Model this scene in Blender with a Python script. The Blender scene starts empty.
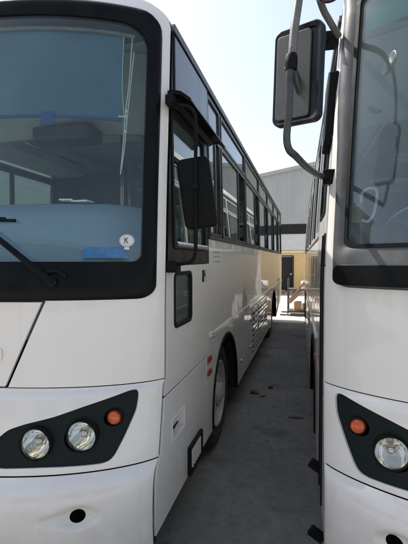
import bpy, bmesh, math, random
from mathutils import Vector, Matrix
from mathutils.geometry import tessellate_polygon
R = math.radians
random.seed(7)
scene = bpy.context.scene
COL = scene.collection

# ------------------------------------------------------------------ materials
def new_mat(name):
    m = bpy.data.materials.new(name); m.use_nodes = True
    nt = m.node_tree
    for n in list(nt.nodes): nt.nodes.remove(n)
    out = nt.nodes.new('ShaderNodeOutputMaterial')
    return m, nt, out

def ramp(nt, fac, stops):
    r = nt.nodes.new('ShaderNodeValToRGB')
    e = r.color_ramp.elements
    while len(e) < len(stops): e.new(0.5)
    for el, (p, c) in zip(e, stops):
        el.position = p; el.color = (c[0], c[1], c[2], 1)
    nt.links.new(fac, r.inputs[0])
    return r

def noise(nt, scale, detail=4, rough=.55, stretch=None, coord='Object'):
    tc = nt.nodes.new('ShaderNodeTexCoord')
    mp = nt.nodes.new('ShaderNodeMapping')
    nt.links.new(tc.outputs[coord], mp.inputs[0])
    if stretch: mp.inputs['Scale'].default_value = stretch
    n = nt.nodes.new('ShaderNodeTexNoise')
    n.inputs['Scale'].default_value = scale
    n.inputs['Detail'].default_value = detail
    n.inputs['Roughness'].default_value = rough
    nt.links.new(mp.outputs[0], n.inputs['Vector'])
    return n

def surf(name, c1, c2=None, rough=.5, r2=None, metal=0, coat=0, coat_rough=.05, scale=6, bump=0, bscale=40,
         bdist=.002, stretch=None, spec=.5, lo=.35, hi=.7, detail=5, trans=0, ior=1.45):
    m, nt, out = new_mat(name)
    b = nt.nodes.new('ShaderNodeBsdfPrincipled')
    n = noise(nt, scale, detail, .6, stretch)
    rp = ramp(nt, n.outputs[0], [(lo, c1), (hi, c2 or c1)])
    nt.links.new(rp.outputs[0], b.inputs['Base Color'])
    rr = ramp(nt, n.outputs[0], [(lo, (rough,)*3), (hi, ((r2 if r2 is not None else rough),)*3)])
    nt.links.new(rr.outputs[0], b.inputs['Roughness'])
    b.inputs['Metallic'].default_value = metal
    b.inputs['Coat Weight'].default_value = coat
    b.inputs['Coat Roughness'].default_value = coat_rough
    b.inputs['Specular IOR Level'].default_value = spec
    b.inputs['Transmission Weight'].default_value = trans
    b.inputs['IOR'].default_value = ior
    if bump:
        n2 = noise(nt, bscale, 4, .6, stretch)
        bp = nt.nodes.new('ShaderNodeBump')
        bp.inputs['Strength'].default_value = bump
        bp.inputs['Distance'].default_value = bdist
        nt.links.new(n2.outputs[0], bp.inputs['Height'])
        nt.links.new(bp.outputs[0], b.inputs['Normal'])
        if coat: nt.links.new(bp.outputs[0], b.inputs['Coat Normal'])
    nt.links.new(b.outputs[0], out.inputs[0])
    return m

def glass(name, tint, dust=.05, dust_col=(.6, .62, .6), rough=.01, ior=1.5, dscale=5, dmax=None, gcol=(1, 1, 1), bump=0, flute=0):
    """thin pane: fresnel reflection over a tinted see-through sheet, with a film of dust"""
    m, nt, out = new_mat(name)
    tr = nt.nodes.new('ShaderNodeBsdfTransparent'); tr.inputs[0].default_value = (*tint, 1)
    gl = nt.nodes.new('ShaderNodeBsdfGlossy'); gl.inputs['Roughness'].default_value = rough
    gl.inputs['Color'].default_value = (*gcol, 1)
    fr = nt.nodes.new('ShaderNodeFresnel')
    ge = nt.nodes.new('ShaderNodeNewGeometry'); mr_ = nt.nodes.new('ShaderNodeMapRange')
    mr_.inputs[3].default_value = ior; mr_.inputs[4].default_value = 1 / ior
    nt.links.new(ge.outputs['Backfacing'], mr_.inputs[0]); nt.links.new(mr_.outputs[0], fr.inputs[0])
    mx = nt.nodes.new('ShaderNodeMixShader')
    nt.links.new(fr.outputs[0], mx.inputs[0]); nt.links.new(tr.outputs[0], mx.inputs[1]); nt.links.new(gl.outputs[0], mx.inputs[2])
    df = nt.nodes.new('ShaderNodeBsdfDiffuse'); df.inputs[0].default_value = (*dust_col, 1)
    if flute:
        wv = nt.nodes.new('ShaderNodeTexWave'); wv.inputs['Scale'].default_value = flute; wv.bands_direction = 'X'
        tcw = nt.nodes.new('ShaderNodeTexCoord'); nt.links.new(tcw.outputs['Object'], wv.inputs['Vector'])
        bw = nt.nodes.new('ShaderNodeBump'); bw.inputs['Strength'].default_value = .6; bw.inputs['Distance'].default_value = .004
        nt.links.new(wv.outputs[1], bw.inputs['Height']); nt.links.new(bw.outputs[0], gl.inputs['Normal'])
    n = noise(nt, dscale, 6, .65)
    dm = dmax if dmax is not None else dust * 2
    rp = ramp(nt, n.outputs[0], [(.3, (dust,)*3), (.75, (dm,)*3)])
    m2 = nt.nodes.new('ShaderNodeMixShader')
    nt.links.new(rp.outputs[0], m2.inputs[0]); nt.links.new(mx.outputs[0], m2.inputs[1]); nt.links.new(df.outputs[0], m2.inputs[2])
    if bump:
        n2 = noise(nt, 1.2, 2, .5)
        bp = nt.nodes.new('ShaderNodeBump'); bp.inputs['Strength'].default_value = bump; bp.inputs['Distance'].default_value = .01
        nt.links.new(n2.outputs[0], bp.inputs['Height']); nt.links.new(bp.outputs[0], gl.inputs['Normal'])
    nt.links.new(m2.outputs[0], out.inputs[0])
    return m

def paint_white():
    """white coach paint: clear coat, faint waviness, road grime rising from the skirt, faint drip streaks"""
    m, nt, out = new_mat('white_coach_paint')
    b = nt.nodes.new('ShaderNodeBsdfPrincipled')
    n = noise(nt, 2.2, 6, .65)
    base = ramp(nt, n.outputs[0], [(.3, (.76, .735, .69)), (.72, (.72, .69, .64))])
    st = noise(nt, 3.0, 5, .6, (6, 6, .5))
    strk = ramp(nt, st.outputs[0], [(.55, (1, 1, 1)), (.85, (.94, .925, .90))])
    mul = nt.nodes.new('ShaderNodeMix'); mul.data_type = 'RGBA'; mul.blend_type = 'MULTIPLY'; mul.inputs[0].default_value = 1
    nt.links.new(base.outputs[0], mul.inputs[6]); nt.links.new(strk.outputs[0], mul.inputs[7])
    tc = nt.nodes.new('ShaderNodeTexCoord'); sx = nt.nodes.new('ShaderNodeSeparateXYZ')
    nt.links.new(tc.outputs['Object'], sx.inputs[0])
    hg = nt.nodes.new('ShaderNodeMapRange'); hg.inputs[1].default_value = .25; hg.inputs[2].default_value = .80
    hg.inputs[3].default_value = .85; hg.inputs[4].default_value = 0
    nt.links.new(sx.outputs[2], hg.inputs[0])
    gn = noise(nt, 9, 6, .7)
    gm = nt.nodes.new('ShaderNodeMath'); gm.operation = 'MULTIPLY'
    nt.links.new(hg.outputs[0], gm.inputs[0]); nt.links.new(gn.outputs[0], gm.inputs[1])
    mx = nt.nodes.new('ShaderNodeMix'); mx.data_type = 'RGBA'
    nt.links.new(gm.outputs[0], mx.inputs[0]); nt.links.new(mul.outputs[2], mx.inputs[6])
    mx.inputs[7].default_value = (.33, .29, .24, 1)
    # small specks
    vn = noise(nt, 90, 2, .5)
    sp = ramp(nt, vn.outputs[0], [(.19, (.45, .4, .35)), (.225, (1, 1, 1))])
    m2 = nt.nodes.new('ShaderNodeMix'); m2.data_type = 'RGBA'; m2.blend_type = 'MULTIPLY'; m2.inputs[0].default_value = .6
    nt.links.new(mx.outputs[2], m2.inputs[6]); nt.links.new(sp.outputs[0], m2.inputs[7])
    nt.links.new(m2.outputs[2], b.inputs['Base Color'])
    rr = ramp(nt, gn.outputs[0], [(.3, (.42,)*3), (.75, (.55,)*3)])
    nt.links.new(rr.outputs[0], b.inputs['Roughness'])
    b.inputs['Coat Weight'].default_value = .8; b.inputs['Coat Roughness'].default_value = .045; b.inputs['Specular IOR Level'].default_value = .2
    wn = noise(nt, 1.6, 2, .5)
    bp = nt.nodes.new('ShaderNodeBump'); bp.inputs['Strength'].default_value = .25; bp.inputs['Distance'].default_value = .02
    nt.links.new(wn.outputs[0], bp.inputs['Height'])
    nt.links.new(bp.outputs[0], b.inputs['Normal']); nt.links.new(bp.outputs[0], b.inputs['Coat Normal'])
    nt.links.new(b.outputs[0], out.inputs[0])
    return m

def ground_mat(name, c1, c2, c3, stain, rough=.85, joint=None):
    m, nt, out = new_mat(name)
    b = nt.nodes.new('ShaderNodeBsdfPrincipled')
    n1 = noise(nt, .9, 8, .62); n2 = noise(nt, 14, 8, .7); n3 = noise(nt, 1.7, 5, .6); n4 = noise(nt, 160, 3, .6)
    a = ramp(nt, n1.outputs[0], [(.32, c1), (.52, c2), (.70, c3)])
    d = ramp(nt, n2.outputs[0], [(.3, (.72,)*3), (.7, (1.18,)*3)])
    e = ramp(nt, n3.outputs[0], [(.56, (1, 1, 1)), (.70, stain)])
    f = ramp(nt, n4.outputs[0], [(.35, (.72,)*3), (.62, (1.1,)*3)])
    cur = a.outputs[0]
    for k in (d, e, f):
        mu = nt.nodes.new('ShaderNodeMix'); mu.data_type = 'RGBA'; mu.blend_type = 'MULTIPLY'; mu.inputs[0].default_value = 1
        nt.links.new(cur, mu.inputs[6]); nt.links.new(k.outputs[0], mu.inputs[7]); cur = mu.outputs[2]
    nt.links.new(cur, b.inputs['Base Color'])
    tcv = nt.nodes.new('ShaderNodeTexCoord'); wn = noise(nt, 2.5, 4, .6); wm = nt.nodes.new('ShaderNodeMix'); wm.data_type = 'RGBA'; wm.inputs[0].default_value = .12
    nt.links.new(tcv.outputs['Object'], wm.inputs[6]); nt.links.new(wn.outputs[1], wm.inputs[7])
    vo = nt.nodes.new('ShaderNodeTexVoronoi'); vo.feature = 'DISTANCE_TO_EDGE'; vo.inputs['Scale'].default_value = .38
    nt.links.new(wm.outputs[2], vo.inputs['Vector'])
    cr = ramp(nt, vo.outputs[0], [(.0, (.86,)*3), (.004, (1, 1, 1))])
    pn = noise(nt, 3.2, 7, .72, (1, .45, 1)); pr = ramp(nt, pn.outputs[0], [(.60, (1, 1, 1)), (.74, (1.45, 1.42, 1.34))])
    on = noise(nt, 6.5, 3, .5); orr = ramp(nt, on.outputs[0], [(.68, (1, 1, 1)), (.75, (.45, .44, .43))])
    for k in (cr, pr, orr):
        mu = nt.nodes.new('ShaderNodeMix'); mu.data_type = 'RGBA'; mu.blend_type = 'MULTIPLY'; mu.inputs[0].default_value = 1
        nt.links.new(cur, mu.inputs[6]); nt.links.new(k.outputs[0], mu.inputs[7]); cur = mu.outputs[2]
    nt.links.new(cur, b.inputs['Base Color'])
    b.inputs['Roughness'].default_value = rough
    bp = nt.nodes.new('ShaderNodeBump'); bp.inputs['Strength'].default_value = .5; bp.inputs['Distance'].default_value = .004
    nt.links.new(n4.outputs[0], bp.inputs['Height']); nt.links.new(bp.outputs[0], b.inputs['Normal'])
    nt.links.new(b.outputs[0], out.inputs[0])
    return m

M = {}
M['white'] = paint_white()
M['black'] = surf('dusty_black_moulding', (.004, .005, .005), (.008, .009, .009), .28, .45, bump=.2, bscale=120, scale=7, spec=.12)
M['pillar'] = surf('sun_faded_black_moulding', (.045, .046, .046), (.10, .10, .095), .32, .5, coat=.15, coat_rough=.2, scale=5)
M['rubber'] = surf('black_rubber', (.004, .005, .005), (.010, .010, .010), .55, .75, scale=20, spec=.2)
M['housing'] = surf('dark_green_black_housing', (.004, .009, .010), (.008, .014, .015), .45, .6, spec=.2, bump=.25, bscale=260, bdist=.001, scale=10)
M['gap'] = surf('unlit_gap_black', (.006, .006, .006), rough=.9)
M['panel_dark'] = surf('dark_blue_gloss_panel', (.025, .033, .045), (.035, .044, .06), .2, .35, coat=.15, scale=3, spec=.35)
M['alu'] = surf('dull_aluminium', (.45, .46, .45), (.58, .58, .57), .35, .5, metal=.25, scale=12)
M['alu_dark'] = surf('dark_anodised_frame', (.03, .032, .032), (.07, .07, .07), .35, .5, metal=.3, scale=12)
M['chrome'] = surf('worn_chrome', (.6, .6, .6), (.45, .45, .44), .12, .3, metal=1, scale=20)
M['reflector'] = surf('lamp_reflector', (.96, .96, .94), (.90, .88, .82), .05, .12, metal=1, scale=7, bump=.28, bscale=9, bdist=.008)
M['lens'] = glass('lamp_lens', (.88, .88, .84), .05, (.62, .60, .5), .02, 1.6, 18, .06, flute=9)
M['amber'] = surf('amber_lens', (.62, .10, .015), (.42, .06, .01), .22, .35, coat=.6, scale=30, bump=.4, bscale=90, bdist=.002)
M['red_lens'] = surf('red_orange_reflector', (.36, .05, .025), (.26, .04, .02), .3, .4, scale=40, bump=.4, bscale=200, bdist=.001)
M['windscreen_clear'] = glass('laminated_windscreen', (.86, .925, .925), .004, (.55, .62, .68), .008, 1.38, 4, .018)
M['windscreen_dusty'] = glass('dusty_windscreen', (.78, .86, .87), .030, (.50, .55, .56), .010, 1.52, 3.5, .075)
M['shade_band'] = glass('teal_shade_band', (.30, .70, .62), .16, (.10, .55, .45), .3, 1.05, 3, .26)
M['side_glass'] = glass('green_side_glass', (.66, .76, .73), .015, (.5, .55, .52), .01, 1.55, 5, .08)
M['top_glass'] = glass('tinted_top_glass', (.42, .48, .49), .02, (.5, .55, .55), .01, 1.6, 5, .09)
M['mirror'] = surf('mirror_glass', (.8, .82, .83), rough=.03, metal=1)
M['mirror_black'] = surf('mirror_housing_black', (.003, .004, .004), (.007, .008, .008), .55, .65, spec=.15, bump=.3, bscale=300, bdist=.0008, scale=8)
M['mirror_back'] = surf('grained_grey_mirror_back', (.075, .078, .078), (.11, .11, .105), .55, .7, bump=.6, bscale=350, bdist=.001, scale=9)
M['mirror_rim'] = surf('navy_black_mirror_rim', (.008, .009, .014), (.012, .013, .018), .3, .45, scale=9)
M['arm_grey'] = surf('painted_grey_tube', (.10, .095, .09), (.15, .14, .13), .35, .5, scale=16, coat=.2)
M['arm_dark'] = surf('dark_steel_tube', (.03, .032, .038), (.06, .06, .065), .4, .5, scale=16)
M['dash'] = surf('pale_blue_dash_cover', (.24, .32, .38), (.20, .275, .335), .6, .75, scale=4, bump=.2, bscale=60)
M['visor'] = surf('blue_sun_film', (.045, .095, .135), (.085, .145, .19), .45, .6, scale=2.2, lo=.3, hi=.75)
M['strap'] = surf('dark_blue_strap', (.03, .06, .16), rough=.7)
M['head_lining'] = surf('grey_head_lining', (.34, .37, .36), (.42, .44, .43), .7, .85, scale=5)
M['trim'] = surf('dark_interior_trim', (.05, .055, .06), (.08, .085, .09), .6, .7, scale=6)
M['seat'] = surf('navy_seat_fabric', (.018, .028, .05), (.035, .045, .075), .85, .95, scale=25)
M['seat_cover'] = surf('white_headrest_cover', (.45, .46, .45), (.36, .37, .36), .9, scale=20)
M['curtain'] = surf('navy_curtain', (.012, .018, .035), (.025, .032, .055), .9, scale=12, stretch=(1, 20, 1))
M['floor'] = surf('bus_floor_vinyl', (.10, .11, .11), (.14, .15, .14), .6, scale=6)
M['under'] = surf('oily_underbody', (.012, .012, .012), (.03, .027, .024), .8, .9, scale=9)
M['tyre'] = surf('dusty_tyre_rubber', (.020, .019, .018), (.055, .05, .045), .8, .95, scale=14, bump=.4, bscale=80)
M['rim'] = surf('dusty_white_steel_rim', (.50, .48, .44), (.34, .31, .27), .45, .65, scale=11)
M['rope'] = surf('white_cord', (.55, .55, .50), rough=.8)
M['sticker'] = surf('white_sticker', (.72, .74, .74), (.62, .64, .64), .5, scale=30)
M['ink'] = surf('grey_ink', (.07, .09, .11), rough=.6)
M['blue_ink'] = surf('faded_blue_ink', (.16, .24, .42), (.3, .36, .5), .7, scale=60)
M['blue_cloth'] = surf('bright_blue_cloth', (.02, .20, .52), (.05, .32, .62), .55, .8, scale=30, bump=.5, bscale=40, bdist=.006)
M['paper'] = surf('white_paper', (.75, .75, .73), rough=.8)
M['clear_plastic'] = surf('milky_plastic', (.62, .64, .63), (.5, .52, .52), .25, scale=30, trans=.35)
M['ground'] = ground_mat('worn_asphalt', (.165, .162, .147), (.215, .208, .188), (.27, .258, .228), (.55, .54, .52))
M['concrete'] = ground_mat('sun_bleached_concrete', (.50, .47, .42), (.56, .53, .47), (.61, .58, .52), (.85, .83, .79))
def cladding(name, ca, cb):
    m, nt, out = new_mat(name)
    b = nt.nodes.new('ShaderNodeBsdfPrincipled')
    n = noise(nt, 1.2, 6, .6, (1, 1, .25))
    rp = ramp(nt, n.outputs[0], [(.35, ca), (.7, cb)])
    nt.links.new(rp.outputs[0], b.inputs['Base Color'])
    b.inputs['Roughness'].default_value = .6
    nt.links.new(b.outputs[0], out.inputs[0]); return m
M['cladding'] = cladding('grey_sheet_cladding', (.46, .46, .43), (.39, .39, .365))
M['shadow_black'] = surf('unlit_shadow_black', (.010, .009, .008), (.018, .016, .014), .7, scale=4)  # near-black colour standing in for shade
M['white_render'] = surf('white_render', (.68, .67, .64), (.60, .59, .56), .85, scale=3, bump=.2, bscale=30)
M['yellow_render'] = surf('ochre_yellow_render', (.82, .57, .25), (.74, .50, .21), .85, scale=2.5, bump=.25, bscale=30, detail=8)
M['door_brown'] = surf('dark_brown_door', (.014, .010, .008), (.026, .018, .013), .55, scale=6, stretch=(6, 6, .6))
M['wood'] = surf('pinkish_raw_board', (.42, .30, .24), (.30, .21, .17), .8, scale=4, stretch=(8, 8, 1))
M['card'] = surf('brown_cardboard', (.46, .31, .17), (.38, .25, .14), .85, scale=6)
M['trolley_steel'] = surf('dark_painted_steel', (.05, .05, .052), (.10, .085, .07), .5, .7, scale=12)
M['red_scrap'] = surf('faded_red_plastic', (.09, .035, .03), (.07, .035, .03), .5, scale=30)
M['leaf_scrap'] = surf('dry_brown_scrap', (.12, .07, .045), (.2, .13, .08), .9, scale=30)
M['tube_lamp'] = surf('white_tube_fitting', (.85, .85, .82), rough=.3)

# ------------------------------------------------------------------ mesh helpers
def finish(name, bm, mat, parent=None, smooth=True, bevel=0, angle=38, seg=2):
    bmesh.ops.remove_doubles(bm, verts=bm.verts, dist=1e-6)
    bmesh.ops.recalc_face_normals(bm, faces=bm.faces)
    me = bpy.data.meshes.new(name); bm.to_mesh(me); bm.free()
    me.materials.append(M[mat] if isinstance(mat, str) else mat)
    o = bpy.data.objects.new(name, me); COL.objects.link(o)
    if smooth:
        for p in me.polygons: p.use_smooth = True
        me.set_sharp_from_angle(angle=R(angle))
    if bevel:
        b = o.modifiers.new('edge', 'BEVEL'); b.width = bevel; b.segments = seg; b.limit_method = 'ANGLE'; b.angle_limit = R(50)
    if parent is not None: o.parent = parent
    return o

def box(bm, c, d, rot=None):
    m = Matrix.Translation(c)
    if rot is not None: m = m @ rot.to_4x4()
    m = m @ Matrix.Diagonal((d[0], d[1], d[2], 1))
    return bmesh.ops.create_cube(bm, size=1, matrix=m)['verts']

def lohi(bm, a, b):
    return box(bm, [(a[i] + b[i]) / 2 for i in range(3)], [abs(b[i] - a[i]) for i in range(3)])

def smooth_path(pts, n=6):
    pts = [Vector(p) for p in pts]
    if len(pts) < 3: return pts
    out = []
    for i in range(len(pts) - 1):
        p0 = pts[max(i - 1, 0)]; p1 = pts[i]; p2 = pts[i + 1]; p3 = pts[min(i + 2, len(pts) - 1)]
        for k in range(n):
            t = k / n
            out.append(.5 * ((2 * p1) + (-p0 + p2) * t + (2 * p0 - 5 * p1 + 4 * p2 - p3) * t * t + (-p0 + 3 * p1 - 3 * p2 + p3) * t ** 3))
    out.append(pts[-1]); return out

def tube(bm, pts, r, seg=14, smooth=True, n=6):
    pts = smooth_path(pts, n) if smooth else [Vector(p) for p in pts]
    N = len(pts); rad = (lambda i: r) if not isinstance(r, (list, tuple)) else (lambda i: r[0] + (r[1] - r[0]) * i / (N - 1))
    prev = None; rings = []
    for i, p in enumerate(pts):
        t = (pts[min(i + 1, N - 1)] - pts[max(i - 1, 0)]).normalized()
        if prev is None:
            a = t.orthogonal().normalized()
        else:
            a = (prev - t * prev.dot(t)).normalized()
        prev = a; b = t.cross(a)
        rings.append([bm.verts.new(p + (a * math.cos(2 * math.pi * k / seg) + b * math.sin(2 * math.pi * k / seg)) * rad(i)) for k in range(seg)])
    for i in range(N - 1):
        for k in range(seg):
            bm.faces.new((rings[i][k], rings[i][(k + 1) % seg], rings[i + 1][(k + 1) % seg], rings[i + 1][k]))
    bm.faces.new(rings[0]); bm.faces.new(rings[-1])

def lathe(bm, prof, mtx, seg=40, close=False):
    """prof: list of (radius, axial); axis = local z of mtx"""
    rings = []
    for r, h in prof:
        if r < 1e-5: rings.append([bm.verts.new(mtx @ Vector((0, 0, h)))])
        else: rings.append([bm.verts.new(mtx @ Vector((r * math.cos(2 * math.pi * k / seg), r * math.sin(2 * math.pi * k / seg), h))) for k in range(seg)])
    pr = list(zip(rings, rings[1:]))
    if close: pr.append((rings[-1], rings[0]))
    for a, b in pr:
        for k in range(seg):
            k2 = (k + 1) % seg
            if len(a) == 1 and len(b) == 1: continue
            if len(a) == 1: bm.faces.new((a[0], b[k], b[k2]))
            elif len(b) == 1: bm.faces.new((a[k], a[k2], b[0]))
            else: bm.faces.new((a[k], a[k2], b[k2], b[k]))

def axis_mtx(loc, d, up=(0, 0, 1)):
    z = Vector(d).normalized(); x = Vector(up).cross(z)
    if x.length < 1e-4: x = Vector((1, 0, 0))
    x.normalize(); y = z.cross(x)
    m = Matrix((x, y, z)).transposed().to_4x4(); m.translation = Vector(loc); return m

def rrect(u0, v0, u1, v1, r, n=6, rs=None):
    rs = rs or (r, r, r, r)
    out = []
    for (cx, cy, a0, rr) in ((u1 - rs[0], v0 + rs[0], -90, rs[0]), (u1 - rs[1], v1 - rs[1], 0, rs[1]), (u0 + rs[2], v1 - rs[2], 90, rs[2]), (u0 + rs[3], v0 + rs[3], 180, rs[3])):
        for k in range(n + 1):
            a = R(a0 + 90 * k / n); out.append((cx + rr * math.cos(a), cy + rr * math.sin(a)))
    return out

def roundpoly(pts, r, n=5):
    """fillet every corner of a polygon; r a number or list"""
    out = []; N = len(pts)
    for i in range(N):
        p = Vector(pts[i]); a = Vector(pts[i - 1]); b = Vector(pts[(i + 1) % N])
        rr = r[i] if isinstance(r, (list, tuple)) else r
        la = min(rr, (a - p).length * .45); lb = min(rr, (b - p).length * .45)
        s = p + (a - p).normalized() * la; e = p + (b - p).normalized() * lb
        if rr <= 0: out.append(tuple(p)); continue
        for k in range(n + 1):
            t = k / n; q = s * (1 - t) ** 2 + p * 2 * t * (1 - t) + e * t * t
            out.append((q.x, q.y))
    return out

def circ(cx, cy, r, n=28):
    return [(cx + r * math.cos(2 * math.pi * k / n), cy + r * math.sin(2 * math.pi * k / n)) for k in range(n)]

def patch(name, fmap, outer, holes=(), us=(), vs=(), thick=.02, mat='white', parent=None, off=None, bevel=0, d0=0, angle=38):
    """a sheet cut from the (u,v) outline with holes, bent over fmap(u,v,depth), given real thickness"""
    bm = bmesh.new()
    loops = [[Vector((u, v, 0)) for u, v in outer]] + [[Vector((u, v, 0)) for u, v in h] for h in holes]
    flat = [v for l in loops for v in l]
    vv = [bm.verts.new(p) for p in flat]
    for t in tessellate_polygon(loops):
        try: bm.faces.new([vv[i] for i in t])
        except ValueError: pass
    bm.normal_update()
    bmesh.ops.dissolve_limit(bm, angle_limit=.001, verts=bm.verts, edges=bm.edges)
    u0 = min(p.x for p in flat); u1 = max(p.x for p in flat); v0 = min(p.y for p in flat); v1 = max(p.y for p in flat)
    for u in us:
        if u0 + 1e-4 < u < u1 - 1e-4:
            bmesh.ops.bisect_plane(bm, geom=bm.verts[:] + bm.edges[:] + bm.faces[:], dist=1e-6, plane_co=(u, 0, 0), plane_no=(1, 0, 0))
    for v in vs:
        if v0 + 1e-4 < v < v1 - 1e-4:
            bmesh.ops.bisect_plane(bm, geom=bm.verts[:] + bm.edges[:] + bm.faces[:], dist=1e-6, plane_co=(0, v, 0), plane_no=(0, 1, 0))
    bmesh.ops.triangulate(bm, faces=[f for f in bm.faces if len(f.verts) > 4])
    front = list(bm.faces); bnd = [e for e in bm.edges if len(e.link_faces) == 1]
    back = {}
    uv = {v: (v.co.x, v.co.y) for v in bm.verts}
    for v, (a, b) in list(uv.items()):
        dd = d0 + (off(a, b) if off else 0)
        v.co = fmap(a, b, dd)
        back[v] = bm.verts.new(fmap(a, b, d0 + thick + (min(dd - d0, 0) if off else 0)))
    for f in front: bm.faces.new([back[v] for v in reversed(f.verts)])
    for e in bnd:
        a, b = e.verts; bm.faces.new((a, b, back[b], back[a]))
    return finish(name, bm, mat, parent, bevel=bevel, angle=angle)

def frange(a, b, st):
    n = max(1, int(round((b - a) / st))); return [a + (b - a) * i / n for i in range(n + 1)]

def tag(o, label=None, cat=None, group=None, kind=None):
    if label: o['label'] = label
    if cat: o['category'] = cat
    if group: o['group'] = group
    if kind: o['kind'] = kind
    return o

def empty(name, loc=(0, 0, 0), rz=0, parent=None):
    o = bpy.data.objects.new(name, None); COL.objects.link(o)
    o.location = loc; o.rotation_euler = (0, 0, rz); o.empty_display_size = .2
    if parent is not None: o.parent = parent
    return o

# ------------------------------------------------------------------ the bus body, as functions
W = 2.44
L = 9.8
PZ = [(.20, -.11), (.27, -.145), (.33, -.165), (.42, -.172), (.5, -.172), (.6, -.166), (.65, -.155), (.68, -.138), (.70, -.108), (.712, -.09),
      (.73, -.088), (.80, -.074), (.87, -.058), (.95, -.044), (1.0, -.036), (1.035, -.030), (1.055, -.020), (1.068, -.004), (1.08, 0.0), (1.2, .003),
      (1.5, .008), (1.65, .02), (1.85, .04), (2.1, .07), (2.3, .10), (2.5, .13), (2.7, .16), (2.9, .19), (3.0, .215), (3.06, .25), (3.12, .32), (3.16, .42), (3.19, .55), (3.27, .85)]
def pz(z):
    if z <= PZ[0][0]: return PZ[0][1]
    for i in range(len(PZ) - 1):
        a, x = PZ[i]; b, y = PZ[i + 1]
        if z <= b:
            def sl(j):
                if j <= 0 or j >= len(PZ) - 1: return 0
                l = (PZ[j][1] - PZ[j-1][1]) / (PZ[j][0] - PZ[j-1][0]); r = (PZ[j+1][1] - PZ[j][1]) / (PZ[j+1][0] - PZ[j][0])
                return 0 if l * r <= 0 else 2 * l * r / (l + r)
            h = b - a; t = (z - a) / h
            return (2*t**3 - 3*t*t + 1) * x + (t**3 - 2*t*t + t) * h * sl(i) + (-2*t**3 + 3*t*t) * y + (t**3 - t*t) * h * sl(i + 1)
    return PZ[-1][1]
def gs(s):
    s = max(0, min(s, W - s)); t = s / (W / 2)
    return .41 * (1 - (1 - t) ** 2.5) ** (1 / 1.3)
US = [.003, .008, .015, .025, .04, .055, .075, .10, .125, .15, .18, .21, .245, .28, .32, .36, .40, .45, .5, .56, .62, .7, .78, .86, .95, 1.04, 1.13]
US = US + [W / 2] + [W - u for u in US]
PZR = [(z, d) for z, d in PZ if z <= 3.0] + [(3.10, .24), (3.15, .28), (3.20, .34), (3.24, .44), (3.27, .60)]
VS = sorted(set([round(z, 4) for z, _ in PZ + PZR] + frange(.2, .7, .05) + [.66, .67, .69, .705, 1.045, 1.062, 1.074] + frange(1.1, 3.0, .1)))

HADD = 0
def hroof(s):
    s = max(0, min(s, W - s)); t = s / (W / 2)
    return 2.955 + HADD * min(1, s / .03) + .225 * (1 - (1 - t) ** 3) ** .5

class Bus:
    def __init__(self, root, sgn, tum):
        self.root, self.sgn, self.tum = root, sgn, tum
    def t(self, z):
        return self.tum * max(0, min(1, (z - 1.55) / 1.4)) ** 1.3
    def Fp(self, s, z):
        x = s + self.t(z) * (1 - 2 * s / W)
        return Vector((self.sgn * x, pz(z) - gs(s), z))
    def F(self, s, z, d=0):
        e = 1e-3
        s1, s2 = max(0, s - e), min(W, s + e)
        a = self.Fp(s2, z) - self.Fp(s1, z); b = self.Fp(s, z + e) - self.Fp(s, z - e)
        n = a.cross(b).normalized()
        if n.y > 0: n = -n
        return self.Fp(s, z) - n * d
    def S(self, y, z, d=0):
        return Vector((self.sgn * (self.t(z) + d), y, z))
    def S2(self, y, z, d=0):
        return Vector((self.sgn * (W - self.t(z) - d), y, z))
    def P(self, s, y, z): return Vector((self.sgn * s, y, z))

def arc(yc, zc, r, zb, n=18):
    a0 = math.asin((zb - zc) / r)
    return [(yc - r * math.cos(a0 + (math.pi - 2 * a0) * k / n), zc + r * math.sin(a0 + (math.pi - 2 * a0) * k / n)) for k in range(n + 1)]

WHEELS = (1.64, 7.08)
GAP = .026

def lamp(bus, s, z, r, parent, ds, amber=False):
    """a round lamp set in the dark housing: bezel cup, reflector, bulb and lens"""
    s += ds
    c = bus.Fp(s, z)
    ax = Vector((bus.sgn * -.14, -1, .02))
    m = axis_mtx(c, ax)
    root = None
    if amber:
        bm = bmesh.new(); lathe(bm, [(r * 1.18, -.05), (r * 1.18, -.002), (r * 1.1, .004), (r * 1.0, -.002), (r * 1.0, -.03), (r * 1.18, -.05)], m)
        root = finish('turn_signal', bm, 'housing', parent)
        bm = bmesh.new(); lathe(bm, [(r * .99, -.02), (r * .98, .0), (r * .8, .010), (r * .4, .015), (0, .016)], m)
        finish('lens', bm, 'amber', root)
        return root
    bm = bmesh.new(); lathe(bm, [(r * 1.09, -.10), (r * 1.09, .004), (r * 1.05, .010), (r * 1.0, .004), (r * 1.0, -.02), (r * 1.0, -.10), (r * 1.09, -.10)], m)
    root = finish('headlight', bm, 'rubber', parent)
    bm = bmesh.new(); lathe(bm, [(r * .995, -.012), (r * .93, -.035), (r * .75, -.058), (r * .5, -.075), (r * .22, -.086), (0, -.088)], m)
    finish('reflector', bm, 'reflector', root)
    bm = bmesh.new(); lathe(bm, [(.013, -.085), (.013, -.045), (.018, -.04), (.018, -.028), (.010, -.02), (0, -.018)], m, 20)
    finish('bulb', bm, 'chrome', root)
    bm = bmesh.new(); lathe(bm, [(r * .998, -.004), (r * .98, .006), (r * .85, .013), (r * .5, .019), (0, .022)], m)
    finish('lens', bm, 'lens', root)
    return root

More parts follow.
